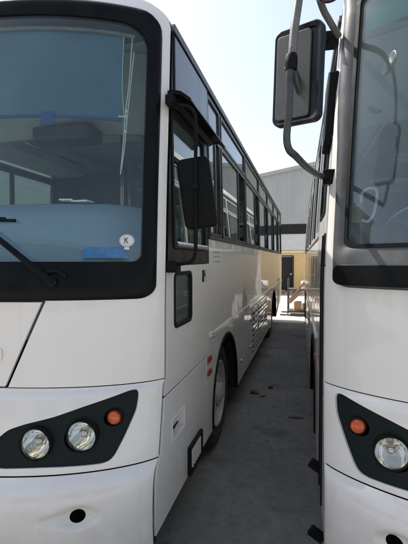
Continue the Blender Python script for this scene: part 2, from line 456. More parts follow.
def win(bus, smap, y0, y1, z0, z1, r, fmat, gmat, split=None, d=.004, w=.018, name='window'):
    """one side window: raised frame with its pane as a child"""
    vs = frange(z0, z1, .12)
    inner = rrect(y0 + w, z0 + w, y1 - w, z1 - w, max(r - w * .5, .006), 3)
    fr = patch(name, smap, rrect(y0 - .006, z0 - .006, y1 + .006, z1 + .006, r, 3), [inner], (), vs, .03, fmat, bus.root, d0=-.005)
    ye = y1 if split is None else y0 + (y1 - y0) * split
    patch('pane', smap, rrect(y0 + w * .6, z0 + w * .6, ye - w * .6, z1 - w * .6, .008, 2), (), (), vs, .006, gmat, fr, d0=.008)
    if split is not None:
        patch('slider_bar', smap, [(ye - .016, z0 + .01), (ye + .016, z0 + .01), (ye + .016, z1 - .01), (ye - .016, z1 - .01)], (), (), vs, .03, fmat, fr, d0=-.001)
    return fr

def make_bus(loc, rz, sgn, tum, kind):
    global HADD, PZ
    left = kind == 'left'
    HADD = 0 if left else .085
    if not left: PZ = PZR
    ztop = 3.0 if left else 3.085; zg = 2.905 if left else 3.0; cr_ = .13 if left else .07; cg_ = .12 if left else .05; hm = 3.18 + HADD
    root = empty('parked_bus', loc, rz)
    bus = Bus(root, sgn, tum)
    F, S, S2, P = bus.F, bus.S, bus.S2, bus.P
    ds = 0 if left else -.042
    dz = 0 if left else .062
    # ---- front: white panel with the windscreen opening and the lid opening
    top = [(W - .002, 2.945)] + [(W - s, min(hroof(s), hm)) for s in (.01, .03, .06, .1, .16, .25, .4, .6, .9)] + \
          [(W / 2, hm)] + [(s, min(hroof(s), hm)) for s in (.9, .6, .4, .25, .16, .1, .06, .03, .01)] + [(.002, 2.945)]
    def wrap(q, k):
        if left: return q
        o_ = []
        for a, b in q:
            w_ = max(0, min(1, (b - 2.0) / .5)); e_ = .018 * w_ * k
            o_.append((a - e_ if a < .3 else (a + e_ if a > W - .3 else a), b))
        return o_
    fo = rrect(.032, 1.49 + dz, W - .032, ztop, .1, 7, (.07, cr_, cr_, .07))
    if not left:
        fo = wrap(fo[:8] + [(W - .032, z) for z in (1.85, 2.0, 2.1, 2.2, 2.5)] + fo[8:24] + [(.032, z) for z in (2.5, 2.2, 2.1, 2.0, 1.85)] + fo[24:], 1)
    lidb = [(.655, 1.083), (W - .655, 1.083)]
    out = [(.002, 1.078), (.645, 1.083)] + [(.475, 1.495 + dz)] + [(W - .475, 1.495 + dz), (W - .645, 1.083), (W - .002, 1.078)] + top
    # corner panels and surround: split at the lid
    def side_of(z): return .645 + (.475 - .645) * (z - 1.083) / (1.495 + dz - 1.083)
    rim_in = [p for p in fo]
    outer = [(.002, 1.078), (.645, 1.088), (.478, 1.487 + dz)]
    # the windscreen opening, walked clockwise from the lid's upper corner
    fo_r = list(reversed(fo))           # clockwise
    k = min(range(len(fo_r)), key=lambda i: abs(fo_r[i][0] - .10) + abs(fo_r[i][1] - (1.49 + dz)))
    walk = fo_r[k:] + fo_r[:k]
    outer += [(.478, 1.49 + dz)] + walk + [(W - .478, 1.49 + dz)] + [(W - .478, 1.487 + dz), (W - .645, 1.088), (W - .002, 1.078)] + top
    patch('front_panel', F, outer, (), US, VS, .022, 'white', root, bevel=.003)
    patch('front_lid', F, [(.660, 1.09), (W - .660, 1.09), (W - .494, 1.484 + dz), (.494, 1.484 + dz)], (), US, VS, .02, 'white', root, bevel=.003, d0=.0)
    patch('lid_latch', F, rrect(.652 + .02, 1.215, .652 + .062, 1.265, .006, 2), (), (), (), .012, 'white', root, bevel=.002, d0=-.008)
    # headlight panel
    hp = [(.70, .80), (.665, .862), (.613, .908), (.541, .932), (.42, .96), (.304, .998), (.192, 1.031), (.118, 1.054), (.094, 1.052), (.086, 1.03), (.092, .957),
          (.132, .842), (.162, .770), (.180, .748), (.21, .740), (.284, .741), (.45, .746), (.62, .744), (.675, .752)]
    hp = roundpoly(hp, .022, 3)
    hpl = [(a + ds, b) for a, b in hp]; hpr = [(W - a, b) for a, b in reversed(hpl)]
    patch('headlight_panel', F, [(.002, .7145), (W - .002, .7145), (W - .002, 1.0735), (W - .655, 1.0825), (.655, 1.0825), (.002, 1.0735)], [hpl, hpr], US, VS, .022, 'white', root, bevel=.0035)
    for sd in (0, 1):
        f = (lambda q: q) if sd == 0 else (lambda q: [(W - a, b) for a, b in q])
        cen = (.35 + ds, .88)
        grown = [(a + (a - cen[0]) * .012, b + (b - cen[1]) * .02) for a, b in hpl]
        holes = [circ(.302 + ds, .868, .0705), circ(.487 + ds, .846, .0705), circ(.178 + ds, .936, .040)]
        hs = patch('headlight_housing', F, f(grown), [f(h) for h in holes], US, VS, .02, 'housing', root, d0=.012, bevel=.002)
        if sd == 0:
            for (a, b, r, am) in ((.302, .868, .068, 0), (.487, .846, .068, 0), (.178, .936, .034, 1)):
                lamp(bus, a, b, r, root, ds, am)
        else:
            b2 = Bus(root, sgn, tum)
            for (a, b, r, am) in ((.302, .868, .068, 0), (.487, .846, .068, 0), (.178, .936, .034, 1)):
                c0 = bus.Fp(W - a - ds, b)
                o = lamp(bus, a, b, r, root, ds, am)
                # carry the lamp over to the other corner
                src = bus.Fp(a + ds, b); o.location = c0 - src
    # bumper with teardrop fog recess
    def tear(u, v):
        d = 0
        for uc, sg in ((.277, 1), (W - .277, -1)):
            a = (u - uc) * sg; b = v - .547
            if -.09 < a < .20:
                wdt = .052 * (1 - max(0, a) / .20) if a > 0 else .052 * math.sqrt(max(0, 1 - (a / .09) ** 2))
                if abs(b) < wdt: d = max(d, .020 * min(1, (wdt - abs(b)) / .018) * (1 if a < .02 else max(0, 1 - (a - .02) / .18)))
        return d
    usf = sorted(US + frange(.16, .5, .0125) + [W - q for q in frange(.16, .5, .0125)])
    vsf = sorted(VS + frange(.47, .62, .01))
    bo = [(.002, .30), (.03, .262), (.5, .25), (W - .5, .25), (W - .03, .262), (W - .002, .30), (W - .002, .709), (.002, .709)]
    patch('bumper', F, bo, [circ(.268 + ds * .5, .547, .031), circ(W - .268 - ds * .5, .547, .031)], usf, vsf, .022, 'white', root, off=tear, bevel=.003, angle=50)
    for sd in (0, 1):
        sc = .268 + ds * .5; sc = sc if sd == 0 else W - sc
        m = axis_mtx(bus.Fp(sc, .547), F(sc, .547, -.1) - F(sc, .547, 0))
        bm = bmesh.new(); lathe(bm, [(.044, -.09), (.044, -.047), (.031, -.046), (.027, -.062), (.012, -.082), (0, -.086)], m, 28)
        finish('fog_light_socket', bm, 'rubber', root)
    # dark backing behind all front gaps
    patch('gap_liner', F, [(.012, .33), (W - .012, .33), (W - .012, 1.52), (.012, 1.52)], [circ(.302 + ds, .868, .085, 16), circ(.487 + ds, .846, .085, 16), circ(.178 + ds, .936, .05, 16),
          circ(W - .302 - ds, .868, .085, 16), circ(W - .487 - ds, .846, .085, 16), circ(W - .178 - ds, .936, .05, 16), circ(.27, .547, .05, 12), circ(W - .27, .547, .05, 12)], US, VS, .01, 'gap', root, d0=.048)
    # windscreen frame and glass
    gi = rrect(.088, 1.672 + dz * 1.2, W - .088, zg, .09, 7, (.045, cg_, cg_, .045))
    fo2 = rrect(.034, 1.492 + dz, W - .034, ztop - .002, .1, 7, (.068, cr_ - .002, cr_ - .002, .068))
    if not left:
        fo2 = wrap(fo2[:8] + [(W - .034, z) for z in (1.85, 2.0, 2.1, 2.2, 2.5)] + fo2[8:24] + [(.034, z) for z in (2.5, 2.2, 2.1, 2.0, 1.85)] + fo2[24:], 1)
    def fshape(u, v):
        uu = min(u, W - u)
        a = min(uu - (.034 if left else .034 - .018 * max(0, min(1, (v - 2.0) / .5))), v - (1.492 + dz), ztop - .002 - v)
        b = max(.088 - uu, (1.672 + dz * 1.2) - v, v - zg)
        a = max(a, 0); b = max(b, 0)
        q = a / (a + b + 1e-6)
        h = .012 if left else .022
        return -h * math.sin(math.pi * min(1, q ** .7)) - .002
    vs2 = sorted(VS + frange(1.49 + dz, 1.69 + dz, .02) + frange(2.9, 3.1, .015))
    us2 = sorted(US + [.036, .045, .05, .06, .066, .081, .087] + [W - q for q in (.036, .045, .05, .06, .066, .081, .087)])
    fr = patch('windscreen_frame', F, fo2, [gi], us2, vs2, .03, 'black' if left else 'pillar', root, off=fshape, angle=60)
    patch('windscreen', F, rrect(.080, 1.664 + dz * 1.2, W - .080, zg + .008, .09, 7, (.045, cg_, cg_, .045)), (), US, VS, .008, 'windscreen_clear' if left else 'windscreen_dusty', root, d0=.006)
    # ---- near side
    zw = 1.835
    arch1 = arc(WHEELS[0], .46, .56, .36); arch2 = arc(WHEELS[1], .46, .56, .36)
    ysd = [q for q in frange(0, L, .25)]
    vsd = frange(.4, 3.0, .1)
    def cy(z): return pz(z) + GAP
    P1 = [(.001 + cy(z), z) for z in (.34, .42, .6, .65, .68, .70, .712, .73, .8, .87, .95, .974)]
    P1 = [(.885, .36)] + [(.885, .974)] + list(reversed(P1))
    hole_sq = [(.11, .69), (.345, .69), (.345, .815), (.11, .815)]
    hole_flap = [(.41, .385), (.685, .385), (.685, .52), (.41, .52)]
    patch('lower_side_panel', S, P1, [hole_sq, hole_flap] if left else [], ysd, vsd, .018, 'white', root, bevel=.002)
    edge_up = [(cy(z), z) for z in (.986, 1.03, 1.055, 1.068, 1.08, 1.2, 1.5, 1.648)]
    P2 = [(.892, .36)] + arch1 + arch2 + [(7.95, .37), (8.8, .50), (L - .05, .62), (L, .70), (L, zw), (.97, zw), (.97, 1.652)] + list(reversed(edge_up)) + [(.892, .986)]
    holes2 = []
    if left:
        holes2 = [rrect(.150, 1.312, .480, 1.605, .035, 4), rrect(.76, 1.525, .875, 1.61, .012, 3)]
    patch('side_panel', S, P2, holes2, ysd, vsd, .018, 'white', root, bevel=.002)
    zz = [.30, .42, .5, .6, .65, .68, .70, .712, .73, .8, .95, 1.035, 1.055, 1.068, 1.08, 1.2, 1.5, 1.65, 1.85, 2.1, 2.3, 2.5, 2.7, 2.93]
    patch('corner_gap_liner', S, [(pz(z) - .012, z) for z in zz] + [(pz(z) + .05, z) for z in reversed(zz)], (), (), vsd, .008, 'gap', root, d0=.010)  # black strip behind the seam, stands for the shade in the gap
    for a in WHEELS:
        bm = bmesh.new()
        tube(bm, [S(q[0], q[1], .004) for q in arc(a, .46, .555, .36, 24)], .017, 8, smooth=False)
        finish('wheel_arch_trim', bm, 'rubber', root)
        bm = bmesh.new()
        pts = arc(a, .46, .57, .36, 16)
        va = [bm.verts.new(S(y, z, .014)) for y, z in pts]; vb = [bm.verts.new(S(y, z, .46)) for y, z in pts]
        for i in range(len(pts) - 1): bm.faces.new((va[i], va[i+1], vb[i+1], vb[i]))
        bmesh.ops.solidify(bm, geom=bm.faces[:], thickness=.01)
        finish('wheel_arch_liner', bm, 'under', root)
    # panel joints, mouldings
    for i, (y, z0, z1) in enumerate([(.945, .99, 1.64), (2.72, 1.14, 1.825), (4.9, 1.14, 1.825), (6.4, 1.14, 1.825), (8.3, 1.14, 1.825), (3.02, .37, 1.05), (5.95, .37, 1.05)]):
        patch('panel_joint', S, [(y, z0), (y + .006, z0), (y + .006, z1), (y, z1)], (), (), (), .004, 'alu', root, d0=-.0015)
    patch('side_moulding', S, [(1.0, 1.10), (1.12, 1.085), (L - .03, 1.085), (L - .03, 1.128), (1.08, 1.128), (1.0, 1.145)], (), ysd, (), .02, 'white', root, d0=-.012, bevel=.005)
    patch('side_moulding', S, [(2.25, 1.045), (L - .03, 1.045), (L - .03, 1.060), (2.25, 1.060)], (), ysd, (), .012, 'alu', root, d0=-.006, bevel=.002)
    patch('window_sill_rail', S, [(.975, zw + .002), (L - .01, zw + .002), (L - .01, zw + .026), (.975, zw + .026)], (), ysd, (), .02, 'alu_dark' if left else 'alu', root, d0=-.010, bevel=.003)
    # louvred hatches
    for (y0, y1, z0, z1, n) in ((3.40, 3.90, .42, 1.0, 8), (4.08, 5.40, .42, .99, 9)):
        h = patch('louvred_hatch', S, rrect(y0 - .05, z0 - .04, y1 + .05, z1 + .03, .01, 2), (), (), (), .008, 'white', root, d0=-.004, bevel=.002)
        patch('louvre_slot_shade', S, [(y0, z0), (y1, z0), (y1, z1), (y0, z1)], (), (), (), .004, 'gap', h, d0=-.006)  # black sheet painted as the shade inside the louvre slots
        st = (z1 - z0) / n
        sh = bmesh.new()
        for q in range(n + 1):
            zc = z0 + st * q
            for (ya, yb) in ([(y0, y1)] if y1 - y0 < .8 else [(y0, (y0 + y1) / 2 - .02), ((y0 + y1) / 2 + .02, y1)]):
                c = S((ya + yb) / 2, zc, -.008)
                box(sh, c, (.010, yb - ya, st * .55), Matrix.Rotation(R(8) * sgn, 3, 'Y'))
        box(sh, S((y0 + y1) / 2, (z0 + z1) / 2, -.009), (.012, .04 if y1 - y0 > .8 else .02, z1 - z0))
        finish('louvre_slats', sh, 'white', h)
        bm = bmesh.new()
        for zz in (z0 - .01, ): lathe(bm, [(.0, .008), (.014, .008), (.016, 0)], axis_mtx(S(y1 + .03, zz + .05, -.004), (-sgn, 0, 0)), 14)
        finish('hatch_lock', bm, 'chrome', h)
    for q, (y, z) in enumerate([(2.5, .56), (3.25, .56), (3.28, .9)]):
        bm = bmesh.new(); lathe(bm, [(.0, .010), (.02, .010), (.024, 0)], axis_mtx(S(y, z, 0), (-sgn, 0, 0)), 16); finish('hatch_lock', bm, 'chrome' if q < 2 else 'red_lens', root)
    for y in (2.95, 3.30, 4.0, 5.5):
        for z in (1.02,):
            bm = bmesh.new(); lohi(bm, S(y, z - .012, -.006), S(y + .07, z + .012, .002)); tube(bm, [S(y, z, -.008), S(y + .07, z, -.008)], .005, 6, smooth=False)
            finish('hatch_hinge', bm, 'alu', root)
    # reflectors
    if left:
        for z in (.948, .852):
            patch('side_reflector', S, rrect(.905, z - .021, 1.01, z + .021, .014, 4), (), (), (), .014, 'red_lens', root, d0=-.013, bevel=.003)
    else:
        patch('side_reflector', S, rrect(1.02, .93, 1.09, .975, .012, 4), (), (), (), .014, 'red_lens', root, d0=-.013, bevel=.003)
    if left:
        # small low window in the driver door
        pf = patch('low_door_window', S, rrect(.140, 1.302, .490, 1.615, .045, 5), [rrect(.162, 1.324, .468, 1.593, .03, 4)], (), (), .024, 'rubber', root, d0=-.007, bevel=.003)
        patch('pane', S, rrect(.155, 1.317, .475, 1.600, .03, 4), (), (), (), .006, 'side_glass', pf, d0=.006)
        bm = bmesh.new()
        lohi(bm, S(.755, 1.52, .035), S(.88, 1.615, .05)); 
        h = finish('door_handle_recess', bm, 'rubber', root)
        bm = bmesh.new(); lohi(bm, S(.775, 1.560, .004), S(.865, 1.590, .014)); finish('door_handle', bm, 'black', h, bevel=.003)
        # square filler recess
        bm = bmesh.new()
        y0, y1, z0, z1 = .1125, .3425, .6925, .8125
        for a, b in (((y0 - .006, z0 - .006), (y0, z1 + .006)), ((y1, z0 - .006), (y1 + .006, z1 + .006)), ((y0, z0 - .006), (y1, z0)), ((y0, z1), (y1, z1 + .006))):
            lohi(bm, S(a[0], a[1], -.003), S(b[0], b[1], .05))
        lohi(bm, S(y0 - .005, z0 - .005, .05), S(y1 + .005, z1 + .005, .056))
        fb = finish('filler_recess', bm, 'white', root)
        bm = bmesh.new()
        for k in range(3): tube(bm, [S(y0 + .03 + .05 * k, z0 + .012 + .006 * k, .04), S(y0 + .10 + .05 * k, z0 + .02 + .006 * k, .035)], .005, 6, smooth=False)
        finish('filler_pipes', bm, 'rubber', fb)
        # open hinged flap near the skirt
        y0, y1, z0, z1 = .41, .685, .385, .52
        bm = bmesh.new(); lohi(bm, S(y0 - .01, z0 - .01, .05), S(y1 + .01, z1 + .01, .06)); fb = finish('step_recess', bm, 'gap', root)
        bm = bmesh.new()
        for a, b in (((y0 - .012, z0 - .03), (y0 + .008, z1 + .012)), ((y1 - .008, z0 - .03), (y1 + .012, z1 + .012)), ((y0, z1 - .006), (y1, z1 + .012)), ((y0, z0 - .03), (y1, z0 - .012))):
            lohi(bm, S(a[0], a[1], -.022), S(b[0], b[1], .0))
        finish('step_frame', bm, 'rubber', fb, bevel=.002)
        bm = bmesh.new()
        lohi(bm, S(y0 + .022, z0 - .005, -.012), S(y1 - .022, z1 - .014, -.004))
        for k in range(5): lohi(bm, S(y0 + .05 + .045 * k, z0, -.019), S(y0 + .065 + .045 * k, z1 - .02, -.012))
        finish('step_flap', bm, 'white', fb, bevel=.001)
        # faded stamped lettering: unreadable dashes
        bm = bmesh.new(); rnd = random.Random(3)
        for row, zz in enumerate((1.735, 1.700, 1.662)):
            y = 1.115 + (.02 if row == 2 else 0)
            while y < 1.36:
                w_ = rnd.uniform(.008, .022)
                lohi(bm, S(y, zz + rnd.uniform(-.002, .002), -.001), S(y + w_, zz + rnd.uniform(.007, .013), .001)); y += w_ + rnd.uniform(.008, .02)
        finish('faded_stamp', bm, 'blue_ink', root)
    # ---- window band, near side
    wb = 1.655; top_z = 2.935
    ops = []
    dw = (.15, .86, 1.745, 2.50)
    if left: ops.append(rrect(dw[0], dw[2], dw[1], dw[3], .03, 3))
    else: ops.append(rrect(.30, 1.95, .86, 2.86, .03, 3))
    bays = [(1.005, 1.425)] + [(1.457 + 1.42 * k + .035, min(L - .1, 1.457 + 1.42 * (k + 1) - .03)) for k in range(6)]
    ZL, ZT = (1.872, 2.635), (2.675, 2.905)
    for a, b in bays:
        ops.append(rrect(a, ZL[0], b, ZL[1], .02, 3)); ops.append(rrect(a, ZT[0], b, ZT[1], .02, 3))
    bo = [(cy(z), z) for z in (1.655, 1.85, 2.1, 2.3, 2.5, 2.7, 2.935)]
    bo = [(L, 2.935), (L, zw + .004), (.975, zw + .004), (.975, wb)] [::1]
    outer = [(cy(wb) + .0, wb), (.975, wb), (.975, zw + .004), (L, zw + .004), (L, top_z), (cy(2.9), top_z), (cy(2.7), 2.7), (cy(2.5), 2.5), (cy(2.3), 2.3), (cy(2.1), 2.1), (cy(1.85), 1.85)]
    patch('window_band', S, outer, ops, frange(0, L, .5), frange(1.7, 2.9, .1), .022, 'black' if left else 'alu', root, d0=.001)
    fm = 'alu_dark' if left else 'alu'
    for q, (a, b) in enumerate(bays):
        win(bus, S, a, b, ZL[0], ZL[1], .03, fm, 'side_glass', .66 if q else .6)
        win(bus, S, a, b, ZT[0], ZT[1], .03, fm, 'top_glass')
    if not left:
        for q, (a, b) in enumerate(bays):
            patch('window_post', S, [(b + .004, 1.85), (b + .061, 1.85), (b + .061, 2.92), (b + .004, 2.92)], (), (), vsd, .02, 'white', root, d0=-.010, bevel=.003)
            if q < 5: patch('post_seal', S, [(b + .0615, 1.86), (b + .10, 1.86), (b + .10, 2.64), (b + .0615, 2.64)], (), (), vsd, .03, 'rubber', root, d0=-.020)
    if left:
        f = win(bus, S, *dw[:2], *dw[2:], .04, 'rubber', 'side_glass', None, w=.022, name='driver_window')
        bm = bmesh.new()
        lohi(bm, S(.165, 2.225, -.002), S(.85, 2.250, .018)); lohi(bm, S(.62, 1.77, -.003), S(.645, 2.24, .016))
        finish('glazing_bar', bm, 'rubber', f)
        bm = bmesh.new(); tube(bm, [S(.16, 1.765, -.006), S(.86, 1.765, -.006)], .019, 10, smooth=False); finish('chrome_sill', bm, 'chrome', f)
        patch('dark_corner_panel', S, [(.215, 2.575), (.985, 2.575), (.985, 2.925), (.235, 2.925)], (), ysd, frange(2.5, 3, .1), .01, 'panel_dark', root, d0=-.008, bevel=.003)
        # awning over the driver window
        bm = bmesh.new()
        sec = [(0, 2.572), (-.03, 2.575), (-.075, 2.562), (-.118, 2.535), (-.122, 2.520), (-.114, 2.518), (-.075, 2.545), (-.03, 2.552), (0, 2.535)]
        ya, yb = .10, 1.06
        A = [bm.verts.new(P(bus.t(2.55) + q, ya + (.03 if q < -.1 else 0), z)) for q, z in sec]; B = [bm.verts.new(P(bus.t(2.55) + q, yb, z)) for q, z in sec]
        for i in range(len(sec)): bm.faces.new((A[i], A[(i+1) % len(sec)], B[(i+1) % len(sec)], B[i]))
        bm.faces.new(A); bm.faces.new(B)
        finish('window_awning', bm, 'black', root)
    else:
        win(bus, S, .30, .86, 1.95, 2.86, .04, 'rubber', 'side_glass', None, name='door_window')
        for y in (.10, .30): patch('door_seal', S, [(y, .38), (y + .035, .38), (y + .035, 1.82), (y, 1.82)], (), (), vsd, .02, 'rubber', root, d0=-.008, bevel=.004)
        bm = bmesh.new()
        v = lohi(bm, P(bus.t(2.5) - .052, .13, 2.30), P(bus.t(2.5) + .02, .42, 2.66))
        for q in v:
            if q.co.z > 2.5 and abs(q.co.x) < bus.t(2.5) : q.co.x += sgn * .018
        finish('side_deflector', bm, 'mirror_black', root, bevel=.01)
        for (y0, z0, ln) in ((.34, .475, .08), (.14, .20, .085)):
            bm = bmesh.new()
            box(bm, P(-ln / 2 + .02, y0, z0), (ln, .03, .055), Matrix.Rotation(R(32) * sgn, 3, 'Y')); finish('rubber_step_edge', bm, 'rubber', root, bevel=.006)
    # roof edge gutter (near and far)
    for mp in (S, S2):
        patch('roof_gutter', mp, [(.20, 2.938), (L, 2.938), (L, 2.985), (.22, 2.985)], (), frange(0, L, .5), (), .03, 'alu_dark', root, d0=-.014, bevel=.004)
        patch('upper_rail', mp, [(.20, 2.9385), (L, 2.9385), (L, 2.99), (.20, 2.99)], (), frange(0, L, .5), (), .03, 'white', root, d0=.018)
    # ---- far side
    farbays = [(.32, 2.57), (2.877 + .035, 4.297 - .03)] + [(1.457 + 1.42 * k + .035, min(L - .1, 1.457 + 1.42 * (k + 1) - .03)) for k in range(2, 6)]
    ops = []
    for a, b in farbays: ops += [rrect(a, ZL[0], b, ZL[1], .02, 3), rrect(a, ZT[0], b, ZT[1], .02, 3)]
    patch('window_band', S2, [(.24, 1.842), (L, 1.842), (L, top_z), (.24, top_z), (.10, 2.3)], ops, frange(0, L, .5), frange(1.9, 2.9, .1), .022, 'black', root, d0=.001)
    for q, (a, b) in enumerate(farbays):
        if q == 0:
            f = win(bus, S2, a, b, *ZL, .03, fm, 'side_glass'); 
            for y in (1.05, 1.84):
                bm = bmesh.new(); lohi(bm, S2(y, ZL[0] + .01, -.002), S2(y + .03, ZL[1] - .01, .02)); finish('glazing_bar', bm, 'rubber', f)
        else: win(bus, S2, a, b, *ZL, .03, fm, 'side_glass', .66)
        win(bus, S2, a, b, *ZT, .03, fm, 'top_glass' if q else 'side_glass')
    P2f = [(.0, .36)] + arch1 + arch2 + [(7.95, .37), (8.8, .50), (L - .05, .62), (L, .70), (L, 1.84), (.06, 1.84), (.03, 1.08), (-.03, .95), (-.07, .75), (-.15, .7), (-.16, .40)]
    patch('side_panel', S2, P2f, (), ysd, vsd, .018, 'white', root, bevel=.002)
    for a in WHEELS:
        bm = bmesh.new()
        tube(bm, [S2(q[0], q[1], .004) for q in arc(a, .46, .555, .36, 20)], .017, 8, smooth=False)
        finish('wheel_arch_trim', bm, 'rubber', root)
    # ---- roof
    bm = bmesh.new()
    ss = [0, .005, .015, .03, .06, .1, .16, .25, .4, .6, .9, W / 2]; ss = ss + [W - q for q in reversed(ss[:-1])]
    cols = []
    for s in ss:
        h = min(hroof(s), hm)
        x = s + bus.t(2.95) * (1 - 2 * s / W)
        y0 = pz(h) - gs(s)
        row = []
        for k, y in enumerate([y0, y0 + .05, y0 + .15, y0 + .35, 1.2, 3, 6, 9, L - .12, L - .04, L]):
            hh = h + .015 * (1 - math.exp(-(y - y0) * 3)) * (min(s, W - s) / 1.22)
            if y > L - .1: hh -= .03 if y < L - .01 else .10
            row.append(bm.verts.new((sgn * x, y, hh)))
        cols.append(row)
    for a, b in zip(cols, cols[1:]):
        for k in range(len(a) - 1): bm.faces.new((a[k], a[k+1], b[k+1], b[k]))
    bmesh.ops.solidify(bm, geom=bm.faces[:], thickness=.02)
    rf = finish('roof', bm, 'white', root, angle=50)
    for yy in (3.2, 6.8):
        bm = bmesh.new(); lohi(bm, P(.85, yy, 3.17), P(1.6, yy + .7, 3.25)); finish('roof_hatch', bm, 'white', rf, bevel=.02)
    # ---- rear
    def B(u, v, d=0): return Vector((sgn * (u + bus.t(v) * (1 - 2 * u / W)), L - d, v))
    patch('rear_panel', B, [(0.0, .62), (W, .62), (W, 2.9), (W - .1, 3.05), (.1, 3.05), (0, 2.9)], [rrect(.25, 1.9, W - .25, 2.75, .1, 5)], frange(0, W, .3), frange(.7, 3, .2), .02, 'white', root, bevel=.01)
    patch('rear_window', B, rrect(.24, 1.89, W - .24, 2.76, .1, 5), (), (), frange(1.9, 2.7, .2), .008, 'top_glass', root, d0=.004)
    for u in (.16, W - .16):
        patch('tail_lamp', B, rrect(u - .07, 1.0, u + .07, 1.5, .03, 4), (), (), (), .02, 'red_lens', root, d0=-.015, bevel=.004)
    # ---- underbody and floor
    bm = bmesh.new()
    lohi(bm, P(.42, .05, .42), P(W - .42, L - .3, .98)); lohi(bm, P(.05, -.02, .92), P(W - .05, L - .03, .99))
    lohi(bm, P(.06, 2.3, .40), P(.42, 6.4, .92)); lohi(bm, P(W - .42, 2.3, .40), P(W - .06, 6.4, .92)); lohi(bm, P(.10, .1, .45), P(.42, 1.0, .92)); lohi(bm, P(.06, 7.75, .64), P(.42, L - .1, .92)); lohi(bm, P(W - .42, 7.75, .64), P(W - .06, L - .1, .92))
    finish('underbody', bm, 'under', root)
    bm = bmesh.new(); lohi(bm, P(.04, .0, .992), P(W - .04, L - .03, 1.01)); finish('cabin_floor', bm, 'floor', root)
    # ---- wheels
    for wy in WHEELS:
        for far in (0, 1):
            c = P(.075 if not far else W - .075, wy, .475); ax = (-sgn, 0, 0) if not far else (sgn, 0, 0)
            m = axis_mtx(c, ax)
            wr = empty('wheel', (0, 0, 0), 0, root)
            bm = bmesh.new(); lathe(bm, [(.285, -.03), (.30, .0), (.325, .008), (.33, .004), (.34, .011), (.36, .012), (.395, .010), (.40, .005), (.408, .009), (.43, .004), (.465, -.02), (.475, -.05), (.475, -.075), (.464, -.08), (.464, -.09), (.475, -.095), (.475, -.155), (.464, -.16), (.464, -.17), (.475, -.175), (.475, -.20), (.46, -.235), (.40, -.25), (.29, -.24)], m, 56, close=True)
            finish('tyre', bm, 'tyre', wr)
            bm = bmesh.new()
            lathe(bm, [(.292, -.02), (.292, .006), (.280, .008), (.270, -.01), (.255, -.07), (.225, -.085), (.17, -.05), (.14, -.04), (.10, -.035), (.095, .005), (.085, .03), (.05, .045), (0, .048)], m, 48)
            for k in range(10):
                a = 2 * math.pi * k / 10
                lathe(bm, [(.019, -.06), (.019, -.008), (.011, .0), (0, .0)], m @ Matrix.Translation((.135 * math.cos(a), .135 * math.sin(a), 0)), 6)
            finish('rim', bm, 'rim', wr)
    # ---- cabin interior
    bm = bmesh.new(); lohi(bm, P(.12, .28, 2.93), P(W - .12, L - .1, 2.945)); finish('ceiling', bm, 'head_lining', root)
    for a, b, mp in ((.10, .52, 1), (W - .52, W - .10, 1)):
        bm = bmesh.new()
        sec = [(a, 2.93), (b, 2.93), (b, 2.80), (b - .04 if a < 1 else a + .04, 2.70), (a, 2.70)] if a > 1 else [(a, 2.93), (b, 2.93), (b, 2.84), (b - .06, 2.72), (a, 2.70)]
        if a > 1: sec = [(b, 2.93), (a, 2.93), (a, 2.84), (a + .06, 2.72), (b, 2.70)]
        A = [bm.verts.new(P(q, 1.3, z)) for q, z in sec]; Bv = [bm.verts.new(P(q, L - .4, z)) for q, z in sec]
        n = len(sec)
        for i in range(n): bm.faces.new((A[i], A[(i+1) % n], Bv[(i+1) % n], Bv[i]))
        bm.faces.new(A); bm.faces.new(Bv)
        finish('luggage_rack', bm, 'head_lining', root, bevel=.01)
    # overhead console across the front
    bm = bmesh.new()
    sec = [(.27, 2.925), (.95, 2.925), (.95, 2.62), (.80, 2.58), (.38, 2.78)]
    sx = [(.16, .10), (.5, -.08), (.9, -.14), (W / 2, -.15), (W - .9, -.14), (W - .5, -.08), (W - .16, .10)]
    rows = [[bm.verts.new(P(s, y + o + .05, z)) for y, z in sec] for s, o in sx]
    for a, b in zip(rows, rows[1:]):
        for i in range(len(sec)): bm.faces.new((a[i], a[(i+1) % 5], b[(i+1) % 5], b[i]))
    bm.faces.new(rows[0]); bm.faces.new(rows[-1])
    finish('overhead_console', bm, 'head_lining', root, bevel=.01)
    bm = bmesh.new(); lohi(bm, P(.72, .50, 2.50), P(1.15, .72, 2.60)); finish('console_box', bm, 'trim', root, bevel=.02)
    for k in range(5):
        bm = bmesh.new(); lohi(bm, P(.95, 1.6 + 1.5 * k, 2.915), P(1.5, 2.0 + 1.5 * k, 2.928)); finish('ceiling_lamp', bm, 'tube_lamp', root, bevel=.004)
    for sx_ in (.54, W - .54):
        bm = bmesh.new(); tube(bm, [P(sx_, 1.3, 2.80), P(sx_, L - .5, 2.80)], .013, 8, smooth=False); finish('rack_rail', bm, 'chrome', root)
    for sx_ in (.35, .62, 1.5, 1.8):
        bm = bmesh.new(); lathe(bm, [(0, .006), (.05, .004), (.06, 0)], axis_mtx(P(sx_, .62 if sx_ > 1 else .70, 2.672), (0, -.85, -.5)), 18); finish('console_speaker', bm, 'trim', root)
    # dash: follows the bow of the front
    bm = bmesh.new()
    prof = [(.03, 1.60), (.05, 1.668), (.13, 1.72), (.27, 1.90), (.36, 1.985), (.44, 2.0), (.50, 1.97), (.50, 1.3), (.03, 1.3)]
    if not left: prof = [(.03, 1.62), (.05, 1.72), (.2, 1.74), (.50, 1.76), (.55, 1.70), (.55, 1.3), (.03, 1.3)]
    rows = []
